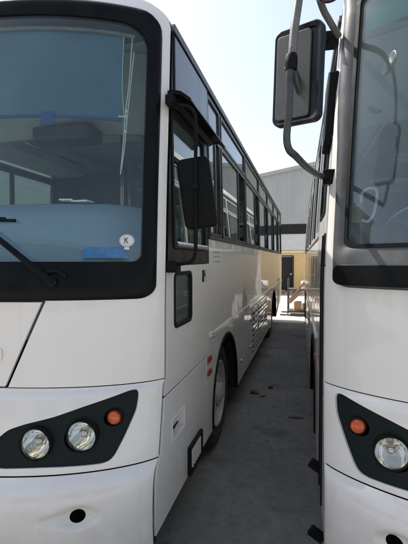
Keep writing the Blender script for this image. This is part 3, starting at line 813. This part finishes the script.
    for s in [.075, .1, .14, .2, .28, .4, .55, .75, 1.0, W / 2, W - 1.0, W - .75, W - .55, W - .4, W - .28, W - .2, W - .1]:
        base = pz(1.66) - gs(s)
        rows.append([bm.verts.new(P(s, base + q + (.0 if s > .2 else .02), z - (0 if s > .15 and z < 3 else .0) - (.06 * max(0, 1 - s / .35) if z > 1.8 else 0))) for q, z in prof])
    n = len(prof)
    for a, b in zip(rows, rows[1:]):
        for i in range(n): bm.faces.new((a[i], a[(i+1) % n], b[(i+1) % n], b[i]))
    bm.faces.new(rows[0]); bm.faces.new(rows[-1])
    finish('dashboard', bm, 'dash', root)
    # steering wheel
    bm = bmesh.new(); m = axis_mtx(P(.62, .62, 1.86), (0, .75, 1) if True else (0, 0, 1))
    bmesh.ops.create_circle(bm, segments=4, radius=.001)
    bm.clear()
    pts = [m @ Vector((.23 * math.cos(2 * math.pi * k / 28), .23 * math.sin(2 * math.pi * k / 28), 0)) for k in range(29)]
    tube(bm, pts, .014, 8, smooth=False)
    for k in range(3): tube(bm, [m @ Vector((0, 0, -.03)), m @ Vector((.22 * math.cos(2.1 * k + .5), .22 * math.sin(2.1 * k + .5), 0))], .012, 6, smooth=False)
    tube(bm, [m @ Vector((0, 0, 0)), m @ Vector((0, 0, -.5))], .03, 8, smooth=False)
    finish('steering_wheel', bm, 'trim', root)
    # seats
    def seat_mesh():
        bm = bmesh.new()
        for k in (0, 1):
            x = .02 + .45 * k
            for (a, b, dd) in ((Vector((x, 0, .38)), Vector((x + .43, .45, .50)), 0), ):
                lohi(bm, a, b)
            v = lohi(bm, (x, .40, .45), (x + .43, .50, 1.12))
            for q in v:
                if q.co.z > 1: q.co.y += .13; q.co.x += (.04 if q.co.x < x + .2 else -.04)
        lohi(bm, (.1, .1, 0), (.16, .4, .38)); lohi(bm, (.74, .1, 0), (.8, .4, .38))
        return bm
    sm = seat_mesh(); bmesh.ops.recalc_face_normals(sm, faces=sm.faces); sme = bpy.data.meshes.new('seat'); sm.to_mesh(sme); sm.free(); sme.materials.append(M['seat'])
    cm = bmesh.new()
    for k in (0, 1): lohi(cm, (.06 + .45 * k, .505, .92), (.41 + .45 * k, .64, 1.135))
    bmesh.ops.recalc_face_normals(cm, faces=cm.faces); cme = bpy.data.meshes.new('headrest_cover'); cm.to_mesh(cme); cm.free(); cme.materials.append(M['seat_cover'])
    for k in range(10):
        for sd in (0, 1):
            y = 1.75 + .8 * k
            s0 = .08 if sd == 0 else W - 1.02
            if k == 0 and sd == 0 and not left: continue
            o = bpy.data.objects.new('seat', sme); COL.objects.link(o); o.parent = root
            o.location = P(s0 if sgn > 0 else s0 + .92, y, 1.01)
            c = bpy.data.objects.new('headrest_cover', cme); COL.objects.link(c); c.parent = o
            if k >= 0:
                bv = o.modifiers.new('soft', 'BEVEL'); bv.width = .035; bv.segments = 3
    bm = bmesh.new(); lohi(bm, P(.35, 1.0, 1.42), P(.85, 1.45, 1.56)); v = lohi(bm, P(.36, 1.40, 1.5), P(.84, 1.52, 2.22)); lohi(bm, P(.5, 1.1, 1.01), P(.7, 1.35, 1.42))
    finish('driver_seat', bm, 'seat', root, bevel=.04, seg=3)
    # partition, grab poles, curtains
    bm = bmesh.new(); lohi(bm, P(W - 1.05, 2.60, 1.01), P(W - .06, 2.63, 2.75)); finish('partition', bm, 'curtain', root)
    bm = bmesh.new(); tube(bm, [P(W - 1.07, 2.58, 1.0), P(W - 1.07, 2.58, 2.9)], .018, 10, smooth=False); tube(bm, [P(1.02, 1.65, 1.0), P(1.02, 1.65, 2.9)], .018, 10, smooth=False)
    finish('grab_pole', bm, 'chrome', root)
    bm = bmesh.new()
    for k in range(60):
        y = 2.7 + k * .05; 
        lohi(bm, S2(y, 1.86, .07 + .012 * (k % 2)), S2(y + .05, 2.90, .085 + .012 * (k % 2)))
    finish('curtain', bm, 'curtain', root)
    return bus

# ================================================================== left bus
LB = make_bus((-.70, 1.963, 0), 0, -1, .030, 'left')
tag(LB.root, 'white bus with blue sun screen behind its windscreen and black awning over the driver window', 'bus', 'white buses parked side by side')
root = LB.root; F = LB.F; P = LB.P; S = LB.S

# blue sun screen with strap and cords
def scr(s, z, dd): return LB.F(s, z, dd)
bm = bmesh.new()
rows = []
for s in frange(.185, 1.75, .06):
    rows.append([bm.verts.new(LB.F(s, z, .06 + .035 * (2.86 - z))) for z in frange(2.415, 2.865, .05)])
for a, b in zip(rows, rows[1:]):
    for i in range(len(a) - 1): bm.faces.new((a[i], a[i+1], b[i+1], b[i]))
bmesh.ops.solidify(bm, geom=bm.faces[:], thickness=.003)
sc = finish('sun_screen', bm, 'visor', root)
bm = bmesh.new(); tube(bm, [LB.F(s, 2.415, .078) for s in frange(.18, 1.75, .08)], .009, 8, smooth=False); finish('screen_rod', bm, 'strap', sc)
bm = bmesh.new()
tube(bm, [LB.F(s, 2.868, .05) for s in frange(.14, 1.75, .08)], .011, 8, smooth=False); finish('screen_roller', bm, 'arm_grey', sc)
patch('screen_strap', lambda u, v, d=0: LB.F(u, v, .066 + d), [(.505, 2.365), (.575, 2.365), (.565, 2.435), (.505, 2.435)], (), (), (), .006, 'strap', sc)
bm = bmesh.new()
tube(bm, [LB.F(.150, 2.86, .05), LB.F(.158, 2.6, .05), LB.F(.168, 2.45, .055), LB.F(.172, 2.28, .06), LB.F(.178, 2.12, .06)], .0028, 6)
tube(bm, [LB.F(.140, 2.78, .05), LB.F(.150, 2.6, .052), LB.F(.160, 2.40, .055), LB.F(.166, 2.25, .06), LB.F(.178, 2.12, .06)], .0028, 6)
tube(bm, [LB.F(.19, 2.86, .05), LB.F(.188, 2.6, .06), LB.F(.172, 2.42, .06)], .0018, 6)
for (a, b) in ((.163, 2.455), (.165, 2.345), (.164, 2.425)):
    bmesh.ops.create_icosphere(bm, subdivisions=2, radius=.009, matrix=Matrix.Translation(LB.F(a, b, .055)))
tube(bm, [LB.F(.20, 2.425, .06), LB.F(.158, 2.427, .055)], .004, 6, smooth=False)
finish('screen_cord', bm, 'rope', root)
# round inspection sticker on the glass: ring of ticks, stroke and tab
def GL(u, v, d=0): return LB.F(u, v, .003 + d)
st = patch('glass_sticker', GL, circ(.150, 1.775, .030, 36), [circ(.150, 1.775, .0225, 30)], (), (), .002, 'sticker', root, d0=-.001)
bm = bmesh.new()
for k in range(26):
    a = 2 * math.pi * k / 26
    q = [LB.F(.150 + r_ * math.cos(a), 1.775 + r_ * math.sin(a), .0008) for r_ in (.0235, .0285)]
    tube(bm, q, .0007, 4, smooth=False)
finish('sticker_ticks', bm, 'ink', st)
def poly_on_glass(name, pts, mat, d, par): return patch(name, GL, pts, (), (), (), .0015, mat, par, d0=d)
poly_on_glass('sticker_disc', circ(.150, 1.775, .0222, 30), 'sticker', -.0005, st)
bm = bmesh.new()
for a, b in (((.1585, 1.790), (.1585, 1.760)), ((.1575, 1.776), (.146, 1.789)), ((.1545, 1.779), (.1455, 1.761))):
    tube(bm, [LB.F(a[0], a[1], .0012), LB.F(b[0], b[1], .0012)], .0022, 6, smooth=False)
finish('sticker_mark', bm, 'ink', st)
poly_on_glass('sticker_tab', rrect(.140, 1.731, .160, 1.743, .002, 2), 'sticker', -.001, st)
# wiper
wp_ = empty('wiper', (0, 0, 0), 0, root)
bm = bmesh.new()
p0 = LB.F(.445, 1.575, -.03); p1 = LB.F(.70, 1.79, -.045); p2 = LB.F(.83, 1.885, -.04)
n0 = (LB.F(.445, 1.575, -.1) - LB.F(.445, 1.575, 0)).normalized()
tube(bm, [p0, p1, p2], [.017, .010], 8, n=4)
finish('wiper_arm', bm, 'black', wp_)
bm = bmesh.new(); lathe(bm, [(.022, -.03), (.022, .006), (.017, .010), (0, .011)], axis_mtx(p0, n0), 26)
finish('wiper_pivot', bm, 'black', wp_)
bm = bmesh.new(); tube(bm, [LB.F(.39, 1.60, -.018), LB.F(.43, 1.625, -.022), LB.F(.47, 1.62, -.02), LB.F(.50, 1.59, -.016)], .008, 8); finish('wiper_hose', bm, 'rubber', wp_)
bm = bmesh.new(); tube(bm, [LB.F(s, 1.862 + .03 * (s - .62), -.014) for s in frange(.62, 1.35, .07)], .008, 8, smooth=False)
tube(bm, [LB.F(s, 1.868 + .03 * (s - .62), -.03) for s in frange(.66, 1.28, .07)], .006, 8, smooth=False); finish('wiper_blade', bm, 'rubber', wp_)
# driver side mirror seen from behind, on its bowed tube
mr = empty('wing_mirror', (0, 0, 0), 0, root)
bm = bmesh.new()
tube(bm, [P(.02, .10, 2.50), P(-.03, .095, 2.49), P(-.095, .09, 2.475), P(-.128, .09, 2.44), P(-.137, .09, 2.38), P(-.137, .09, 2.1), P(-.137, .09, 1.80), P(-.134, .09, 1.71), P(-.11, .09, 1.672), P(-.05, .08, 1.658), P(.01, .07, 1.655)], .0095, 10)
finish('mirror_arm', bm, 'mirror_black', mr)
for a, b in ((P(-.045, .02, 1.615), P(.01, .13, 1.675)), (P(-.03, .03, 2.475), P(.01, .13, 2.525))):
    bm = bmesh.new(); lohi(bm, a, b); finish('mirror_bracket', bm, 'mirror_black', mr, bevel=.006)
def mirror_body(center, yaw, tilt, w_, h_, depth, mats, parent, world=False):
    rot = Matrix.Rotation(yaw, 4, 'Z') @ Matrix.Rotation(tilt, 4, 'Y')
    m = Matrix.Translation(center) @ rot
    bm = bmesh.new()
    o = rrect(-w_/2, -h_/2, w_/2, h_/2, .035, 6)
    rings = []
    for (sc_, y) in ((.97, depth * .5), (1.0, depth * .42), (1.0, 0), (.95, -depth * .35), (.80, -depth * .5)):
        rings.append([bm.verts.new(m @ Vector((u * (1 - (1 - sc_)), y, v + (v * (sc_ - 1)) * (w_ / h_)))) for u, v in o])
    for a, b in zip(rings, rings[1:]):
        for i in range(len(a)): bm.faces.new((a[i], a[(i+1) % len(a)], b[(i+1) % len(a)], b[i]))
    bm.faces.new(rings[-1]); bm.faces.new(rings[0])
    h = finish('mirror_housing', bm, mats, parent)
    bm = bmesh.new()
    a = [bm.verts.new(m @ Vector((u * .93, depth * .5 + .001, v * .96))) for u, v in o]; b = [bm.verts.new(m @ Vector((u * .93, depth * .5 + .003, v * .96))) for u, v in o]
    bm.faces.new(a); bm.faces.new(b)
    for i in range(len(a)): bm.faces.new((a[i], a[(i+1) % len(a)], b[(i+1) % len(a)], b[i]))
    finish('mirror_glass', bm, 'mirror', parent)
    return m
m = mirror_body(P(-.133, .135, 2.035), R(8), R(-8), .178, .375, .055, 'mirror_black', mr)
bm = bmesh.new(); lathe(bm, [(.0, .012), (.018, .012), (.02, 0)], axis_mtx(P(-.137, .083, 2.06), (0, -1, 0)), 12); finish('mirror_clamp', bm, 'mirror_black', mr)

# things lying on the left bus's dash
def dash_thing(name, build, mat, label, cat):
    bm = bmesh.new(); build(bm); o = finish(name, bm, mat); tag(o, label, cat); return o
base = Vector((-.70, 1.963, 0))
def cloth(bm):
    rnd = random.Random(5)
    n, mm = 26, 6
    g = []
    for i in range(n):
        s = .135 + .20 * i / (n - 1)
        row = []
        for j in range(mm):
            f = LB.F(s, 1.69, .045 + .022 * j)
            zz = 1.690 + .030 * math.sin(math.pi * j / (mm - 1)) * (1 if 0 < i < n - 1 else .2) + rnd.uniform(-.003, .003) + .008 * j
            row.append(bm.verts.new(base + Vector((f.x, f.y, zz))))
        g.append(row)
    for a, b in zip(g, g[1:]):
        for j in range(mm - 1): bm.faces.new((a[j], a[j+1], b[j+1], b[j]))
    bmesh.ops.solidify(bm, geom=bm.faces[:], thickness=-.008)
dash_thing('folded_cloth', cloth, 'blue_cloth', 'crumpled bright blue cloth lying at the foot of the left windscreen', 'cloth')
def pap(bm):
    for k, (s, w_) in enumerate(((.52, .10), (.60, .07))):
        f = base + P(s, pz(1.66) - gs(s) + .40, 2.006 + .006 * k); box(bm, f, (w_, .08, .008), Matrix.Rotation(.3 * k, 3, 'Z'))
dash_thing('paper_stack', pap, 'paper', 'white papers lying on the dashboard top of the left bus', 'papers')

# ================================================================== right bus
RB = make_bus((.086, 2.105, 0), R(.92), 1, .085, 'right')
tag(RB.root, 'white bus with dusty windscreen and a long mirror on a bowed grey arm', 'bus', 'white buses parked side by side')
rr = RB.root
inv = (Matrix.Translation((.086, 2.105, 0)) @ Matrix.Rotation(R(.92), 4, 'Z')).inverted()
def w2l(x, y, z): return inv @ Vector((x, y, z))
mr = empty('wing_mirror', (0, 0, 0), 0, rr)
up = [(.150, 2.235, 2.829), (.10, 2.15, 2.865), (.061, 2.078, 2.900), (.012, 1.911, 2.960), (-.015, 1.770, 2.950), (-.033, 1.680, 2.86), (-.037, 1.641, 2.70), (-.053, 1.616, 2.559), (-.059, 1.604, 2.46)]
lo = [(-.059, 1.604, 2.48), (-.070, 1.602, 2.393), (-.071, 1.612, 2.258), (-.080, 1.628, 2.16), (-.072, 1.650, 2.115), (-.046, 1.70, 2.098), (.001, 1.908, 2.094), (.066, 2.131, 2.099), (.11, 2.20, 2.105)]
bm = bmesh.new(); tube(bm, [w2l(*q) for q in up], .0165, 14); finish('mirror_arm', bm, 'arm_grey', mr)
bm = bmesh.new(); tube(bm, [w2l(*q) for q in lo], .0145, 14); finish('mirror_arm', bm, 'arm_dark', mr)
bm = bmesh.new(); lathe(bm, [(0, -.03), (.022, -.03), (.024, -.01), (.024, .02), (.0165, .03), (0, .03)], axis_mtx(w2l(-.064, 1.603, 2.43), (0, 0, 1)), 18); finish('arm_collar', bm, 'mirror_black', mr)
for z, yy in ((2.10, 2.175), (2.828, 2.26)):
    bm = bmesh.new()
    lohi(bm, w2l(.075, yy - .03, z - .04), w2l(.15, yy + .03, z + .035))
    lathe(bm, [(0, .012), (.014, .012), (.015, 0)], axis_mtx(w2l(.085, yy - .03, z - .01), (0, -1, 0)), 8)
    finish('mirror_bracket', bm, 'black', mr, bevel=.004)
# long mirror: rim, grained back, glass
c = w2l(-.042, 1.686, 2.413); yaw = math.atan2(-.09, .175)
rot = Matrix.Rotation(yaw + R(.92), 4, 'Z') @ Matrix.Rotation(R(2), 4, 'Y'); mm = Matrix.Translation(c) @ rot
bm = bmesh.new(); o = rrect(-.102, -.190, .102, .190, .030, 7); rings = []
for (k, y) in ((.975, .028), (1, .02), (1.0, -.002), (.985, -.012), (.95, -.015), (.82, -.008), (.80, .0)):
    rings.append([bm.verts.new(mm @ Vector((u * k, y, v * (1 - (1 - k) * .55)))) for u, v in o])
for a, b in zip(rings, rings[1:]):
    for i in range(len(a)): bm.faces.new((a[i], a[(i+1) % len(a)], b[(i+1) % len(a)], b[i]))
bm.faces.new(rings[0]); bm.faces.new(rings[-1])
lm = finish('mirror_housing', bm, 'mirror_rim', mr)
bm = bmesh.new(); o2 = [(-.088, -.168), (.058, -.168), (.058, .165), (-.088, .165)]
a = [bm.verts.new(mm @ Vector((u, -.016, v))) for u, v in roundpoly(o2, .018)]; b = [bm.verts.new(mm @ Vector((u, -.003, v))) for u, v in roundpoly(o2, .018)]
bm.faces.new(a); bm.faces.new(b)
for i in range(len(a)): bm.faces.new((a[i], a[(i+1) % len(a)], b[(i+1) % len(a)], b[i]))
finish('mirror_back', bm, 'mirror_back', mr, bevel=.003)
bm = bmesh.new()
a = [bm.verts.new(mm @ Vector((u * .93, .0285, v * .96))) for u, v in o]; b = [bm.verts.new(mm @ Vector((u * .93, .031, v * .96))) for u, v in o]
bm.faces.new(a); bm.faces.new(b)
for i in range(len(a)): bm.faces.new((a[i], a[(i+1) % len(a)], b[(i+1) % len(a)], b[i]))
finish('mirror_glass', bm, 'mirror', mr)
bm = bmesh.new()
pa = w2l(-.069, 1.602, 2.42); pb = mm @ Vector((.012, -.014, -.035))
v0 = [pa + Vector((0, 0, .030)), pa - Vector((0, 0, .030))]
tube(bm, [pa, pa.lerp(pb, .4), pb], [.022, .014], 10, n=3); tube(bm, [pa + Vector((0, 0, .02)), mm @ Vector((.018, -.014, -.075))], [.016, .010], 8, smooth=False)
finish('mirror_joint', bm, 'arm_dark', mr, bevel=0)
# round upper mirror
bm = bmesh.new(); cr = w2l(.082, 1.86, 2.865); md = axis_mtx(cr, (-.10, -1, -.25))
lathe(bm, [(0, .022), (.035, .018), (.058, .006), (.066, -.006), (.066, -.014), (.06, -.018), (0, -.018)], md, 32)
rm = finish('round_mirror', bm, 'arm_grey', mr)
bm = bmesh.new(); lathe(bm, [(.066, -.012), (.070, -.008), (.070, -.020), (.064, -.020)], md, 32, close=True); finish('round_mirror_rim', bm, 'mirror_rim', rm)
bm = bmesh.new(); tube(bm, [w2l(.061, 2.06, 2.905), w2l(.07, 1.98, 2.90), cr + Vector((0, .02, 0))], .009, 8); finish('round_mirror_stem', bm, 'arm_dark', rm)
patch('shade_band', RB.F, [(.10, 2.80), (W - .10, 2.80), (W - .10, 2.99), (.10, 2.99)], (), US, VS, .002, 'shade_band', rr, d0=.022)
gz0, gz1 = 1.672 + .062 * 1.2, 3.0
patch('gasket_shade_ring', RB.F, rrect(.074, gz0 - .012, W - .074, gz1 + .010, .09, 7, (.05, .055, .055, .05)), [rrect(.092, gz0 + .006, W - .092, gz1 - .010, .08, 7, (.04, .045, .045, .04))], US, VS, .012, 'rubber', rr, d0=-.010, bevel=.003)  # black ring: rubber edge plus painted shade of the pillar's side facing away
patch('lower_frame_cover', RB.F, rrect(.05, 1.562, W - .05, 1.655, .03, 4), (), US, VS, .02, 'black', rr, d0=-.030, bevel=.008)
# small milky grab handle behind the right glass
bm = bmesh.new()
tube(bm, [RB.F(.125, 1.95, .03), RB.F(.118, 2.00, .045), RB.F(.135, 2.025, .06), RB.F(.165, 2.02, .07), RB.F(.172, 1.98, .07), RB.F(.165, 1.90, .06), RB.F(.150, 1.865, .045), RB.F(.13, 1.87, .03)], .007, 8)
finish('grab_handle', bm, 'clear_plastic', rr)
# wiper parked on the right glass lies beyond the frame but belongs to the bus
wp_ = empty('wiper', (0, 0, 0), 0, rr)
bm = bmesh.new(); tube(bm, [RB.F(.62, 1.63, -.03), RB.F(.85, 1.80, -.045), RB.F(1.0, 1.90, -.04)], [.017, .01], 8, n=4); finish('wiper_arm', bm, 'black', wp_)

# ================================================================== ground
bm = bmesh.new(); v = [bm.verts.new(q) for q in ((-220, -180, 0), (220, -180, 0), (220, 320, 0), (-220, 320, 0))]; bm.faces.new(v)
g = finish('ground', bm, 'ground', smooth=False); tag(g, 'worn dark grey asphalt of the yard between the buses', 'ground', kind='structure')
bm = bmesh.new(); v = [bm.verts.new(q) for q in ((-16, 11.1, .004), (22, 11.1, .004), (22, 21.4, .004), (-16, 21.4, .004))]; bm.faces.new(v)
g = finish('concrete_apron', bm, 'concrete', smooth=False); tag(g, 'sunlit pale concrete apron in front of the shed', 'pavement', kind='structure')

bm = bmesh.new(); v = [bm.verts.new(q) for q in ((-30, -15.9, .004), (30, -15.9, .004), (30, -.2, .004), (-30, -.2, .004))]; bm.faces.new(v)  # added pale sheet, out of view: bounces sun onto the bus fronts
g = finish('added_bounce_sheet', bm, 'concrete', smooth=False); tag(g, 'unseen pale concrete sheet added before the buses to bounce sunlight', 'pavement', kind='structure')
# ================================================================== shed at the back
SY = 21.2
shed = empty('storage_shed', (0, SY, 0)); tag(shed, 'grey clad shed with a yellow lower wall behind the two buses', 'building')
def gable(x): return 6.36 + .17 * x if x < 9 else 6.36 + .17 * 9 - .17 * (x - 9)
bm = bmesh.new()
x = -13.0; st = .25
while x < 31:
    for (a, b, dep) in ((0, .17, 0), (.17, .25, -.016)):
        xa, xb = x + a, x + b
        za, zb = gable(xa), gable(xb)
        v = lohi(bm, (xa, dep, 3.50), (xb, .05, 4))
        for q in v:
            if q.co.z > 3.9: q.co.z = gable(q.co.x)
    x += st
finish('cladding', bm, 'cladding', shed, smooth=False)
bm = bmesh.new()
for (xa, xb) in ((-13.1, 9.0), (9.0, 31)):
    v = lohi(bm, (xa, -.12, 5), (xb, .3, 5.2))
    for q in v:
        q.co.z = gable(q.co.x) + (.12 if q.co.z > 5.1 else -.04)
finish('roof_verge', bm, 'cladding', shed, smooth=False)
bm = bmesh.new()
for (xa, xb) in ((-13.1, 9.0), (9.0, 31)):
    v = lohi(bm, (xa, -.1, 5), (xb, 24, 5.2))
    for q in v: q.co.z = gable(q.co.x) + (.14 if q.co.z > 5.1 else .06)
finish('roof', bm, 'cladding', shed, smooth=False)
bm = bmesh.new(); lohi(bm, (-13, -.03, 3.0), (31, .4, 3.495)); finish('soffit_shadow_band', bm, 'shadow_black', shed, smooth=False)  # near-black band painted for the soffit shadow under the cladding
bm = bmesh.new(); lohi(bm, (-13, .0, 2.19), (31, .5, 2.998)); finish('white_wall', bm, 'white_render', shed, smooth=False)
bm = bmesh.new()
d0, d1, dh = -1.55, -.70, 1.86
lohi(bm, (-13, .02, 0), (d0, .5, 2.188)); lohi(bm, (d1, .02, 0), (31, .5, 2.188)); lohi(bm, (d0, .02, dh), (d1, .5, 2.188))
finish('yellow_wall', bm, 'yellow_render', shed, smooth=False)
bm = bmesh.new(); lohi(bm, (d0 + .03, .20, 0.02), (d1 - .03, .25, dh - .02)); lohi(bm, (d0 + .1, .19, 1.0), (d1 - .1, .2, 1.75)); dr = finish('door', bm, 'door_brown', shed, smooth=False)
bm = bmesh.new(); lohi(bm, (d0 - .05, -.01, 0), (d0 + .02, .24, dh + .05)); lohi(bm, (d1 - .02, -.01, 0), (d1 + .05, .24, dh + .05)); lohi(bm, (d0, -.01, dh), (d1, .24, dh + .05)); finish('door_frame', bm, 'door_brown', dr, smooth=False)
bm = bmesh.new(); lohi(bm, (d1 - .14, .16, .92), (d1 - .06, .2, 1.0)); finish('door_handle', bm, 'chrome', dr)
bm = bmesh.new(); tube(bm, [(-1.25, -.05, 2.09), (-.18, -.05, 2.09)], .035, 10, smooth=False); lohi(bm, (-1.2, -.03, 2.07), (-.22, .02, 2.13)); finish('tube_light', bm, 'tube_lamp', shed)
# long clad hall on the left, seen through the left bus's windows
hall = empty('neighbour_hall', (-9.5, 0, 0)); tag(hall, 'long pale clad hall beyond the left bus, seen through its windows', 'building')
bm = bmesh.new()
z = 0
while z < 5.2:
    lohi(bm, (-.05, -4, z), (0, 18, z + .26)); lohi(bm, (-.05, -4, z + .26), (-.012, 18, z + .30)); z += .30
finish('cladding', bm, 'cladding', hall, smooth=False)
bm = bmesh.new(); lohi(bm, (-8, -4.2, 5.2), (.3, 18.2, 5.35)); finish('roof', bm, 'cladding', hall, smooth=False)
bm = bmesh.new(); lohi(bm, (0, -4, 2.6), (.06, 18, 2.85)); lohi(bm, (0, -4, 0), (.08, 18, .5)); finish('wall_rail', bm, 'white_render', hall, smooth=False)

# added unseen building behind the camera, darkens the windscreen reflections
ws = empty('reflection_blocker', (-2, -16, 0)); tag(ws, 'long low building with dark doorways, added unseen behind the camera to darken reflections', 'building')
bm = bmesh.new(); lohi(bm, (-26, -8, 0), (26, 0, 5.6)); finish('wall', bm, 'concrete', ws, smooth=False)
bm = bmesh.new(); lohi(bm, (-26.5, -8.5, 5.6), (26.5, .8, 5.9)); finish('roof', bm, 'cladding', ws, smooth=False)
for x in range(-24, 24, 6):
    bm = bmesh.new(); lohi(bm, (x, -.1, 0), (x + 3.6, .03, 3.8)); finish('doorway', bm, 'shadow_black', ws, smooth=False)
# ================================================================== trolley and clutter
tr = empty('trolley', (-.28, 12.75, 0)); tag(tr, 'dark steel rack trolley standing on the concrete between the bus ends', 'trolley')
bm = bmesh.new()
for x in (-.27, .58):
    for y in (-.25, .35): tube(bm, [(x, y, .06), (x, y, 1.12)], .02, 8, smooth=False)
for z in (.12, .78):
    for y in (-.25, .35): tube(bm, [(-.27, y, z), (.58, y, z)], .017, 8, smooth=False)
    for x in (-.27, .58): tube(bm, [(x, -.25, z), (x, .35, z)], .017, 8, smooth=False)
finish('frame', bm, 'trolley_steel', tr)
for y in (-.34, .36):
    bm = bmesh.new(); lohi(bm, (-.50, y, .02), (.66, y + .06, .055)); finish('ground_rail', bm, 'trolley_steel', tr)
bm = bmesh.new(); lohi(bm, (-.27, -.25, .135), (.58, .35, .155)); finish('shelf', bm, 'trolley_steel', tr)
bm = bmesh.new(); lohi(bm, (-.27, -.25, .795), (.58, .35, .812)); finish('shelf', bm, 'trolley_steel', tr)
def crate(name, c, d, rz, mat, label, cat, grp=None):
    bm = bmesh.new(); box(bm, c, d, Matrix.Rotation(rz, 3, 'Z')); 
    box(bm, (c[0], c[1], c[2] + d[2] / 2 + .002), (d[0] * .12, d[1] * 1.002, .004), Matrix.Rotation(rz, 3, 'Z'))
    o = finish(name, bm, mat, bevel=.004, smooth=False); tag(o, label, cat, grp); return o
crate('cardboard_box', (-.27, 12.72, .157 + .13), (.22, .30, .26), .1, 'card', 'brown cardboard box on the lower trolley shelf, left one', 'box', 'boxes on the trolley')
crate('cardboard_box', (-.02, 12.74, .157 + .10), (.20, .32, .20), -.1, 'wood', 'pinkish low cardboard box on the lower trolley shelf beside the bus end', 'box', 'boxes on the trolley')
crate('cardboard_box', (.02, 12.78, .814 + .11), (.34, .36, .22), .15, 'paper', 'white box on the upper trolley shelf', 'box', 'boxes on the trolley')
for k, (x0, x1, y, z0, z1, lab) in enumerate(((-.52, -.06, 12.42, .45, 1.02, 'raw pinkish board leaning steeply across the trolley'), (-.50, -.16, 12.38, .40, .74, 'shorter raw board leaning low against the trolley front'))):
    bm = bmesh.new(); a = Vector((x0, y, z0)); b = Vector((x1, y + .04, z1)); dd = b - a
    box(bm, (a + b) / 2, (dd.length, .02, .075), Matrix.Rotation(-math.atan2(dd.z, dd.x), 3, 'Y'))
    o = finish('wooden_board', bm, 'wood', smooth=False); tag(o, lab, 'board', 'boards at the trolley')
rnd = random.Random(11)
junk = [(-1.25, 20.4, 'wood', 'short timber offcut lying before the brown door'), (-.85, 20.2, 'card', 'flattened brown carton on the ground by the brown door'), (-.5, 20.6, 'trolley_steel', 'dark scrap channel lying under the yellow wall')]
for (x, y, mt, lab) in junk:
    bm = bmesh.new(); box(bm, (x, y, .07), (rnd.uniform(.3, .5), rnd.uniform(.12, .3), .13), Matrix.Rotation(rnd.uniform(-.5, .5), 3, 'Z'))
    box(bm, (x + .08, y + .05, .17), (.3, .10, .06), Matrix.Rotation(rnd.uniform(-1, 1), 3, 'Z')); o = finish('offcut_heap', bm, mt, smooth=False, bevel=.005); tag(o, lab, 'scrap', 'scrap by the shed wall', 'thing')
def crumple(name, loc, size, mat, label, seed):
    rnd = random.Random(seed); bm = bmesh.new()
    bmesh.ops.create_icosphere(bm, subdivisions=2, radius=1)
    for v in bm.verts:
        k = rnd.uniform(.6, 1.15); v.co = Vector((v.co.x * size[0] * k, v.co.y * size[1] * k, max(0, v.co.z * size[2] * k + size[2] * .6))) + Vector(loc)
    o = finish(name, bm, mat, smooth=False); tag(o, label, 'scrap', 'scraps on the asphalt', 'thing'); return o
crumple('crushed_scrap', (-.63, 5.1, 0), (.07, .05, .025), 'red_scrap', 'faded red crushed scrap on the asphalt near the left bus wheel', 1)
crumple('crushed_scrap', (-.45, 5.35, 0), (.04, .03, .02), 'red_scrap', 'small reddish scrap just right of the crushed one', 2)
crumple('crushed_scrap', (-.10, 4.4, 0), (.08, .03, .012), 'leaf_scrap', 'thin brown scrap nearer the right bus', 3)
crumple('crushed_scrap', (-.52, 5.0, 0), (.035, .02, .012), 'leaf_scrap', 'tiny dry brown scrap beside the red one', 4)

# ================================================================== light, world, camera
sund = Vector((-1.0, .46, 1.55)).normalized()
sl = bpy.data.lights.new('sun', 'SUN'); sl.energy = 3.6; sl.angle = R(.5); sl.color = (1, .95, .87)
so = bpy.data.objects.new('sun', sl); COL.objects.link(so); so.rotation_euler = sund.to_track_quat('Z', 'Y').to_euler()
world = bpy.data.worlds.new('World'); scene.world = world; world.use_nodes = True
nt = world.node_tree; bg = nt.nodes['Background']
sky = nt.nodes.new('ShaderNodeTexSky'); sky.sky_type = 'NISHITA'; sky.sun_disc = False
sky.sun_elevation = math.asin(sund.z); sky.sun_rotation = math.atan2(sund.x, sund.y)
sky.air_density = 1.0; sky.dust_density = 2.2; sky.ozone_density = 1.0
hs = nt.nodes.new('ShaderNodeHueSaturation'); hs.inputs['Saturation'].default_value = .72; hs.inputs['Value'].default_value = .92
nt.links.new(sky.outputs[0], hs.inputs['Color']); nt.links.new(hs.outputs[0], bg.inputs[0]); bg.inputs[1].default_value = .15

cam = bpy.data.cameras.new('camera'); cam.sensor_fit = 'HORIZONTAL'; cam.sensor_width = 36; cam.lens = 36.0; cam.clip_start = .05; cam.clip_end = 1000
co = bpy.data.objects.new('camera', cam); COL.objects.link(co); co.location = (0, 0, 1.68)
co.rotation_euler = (R(90) - math.atan(12 / 408), 0, math.atan(103 / 408))
scene.camera = co
scene.view_settings.view_transform = 'Standard'; scene.view_settings.look = 'None'
scene.view_settings.exposure = 1.0; scene.view_settings.gamma = 1; scene.view_settings.use_curve_mapping = False
scene.cycles.max_bounces = 10; scene.cycles.transparent_max_bounces = 24
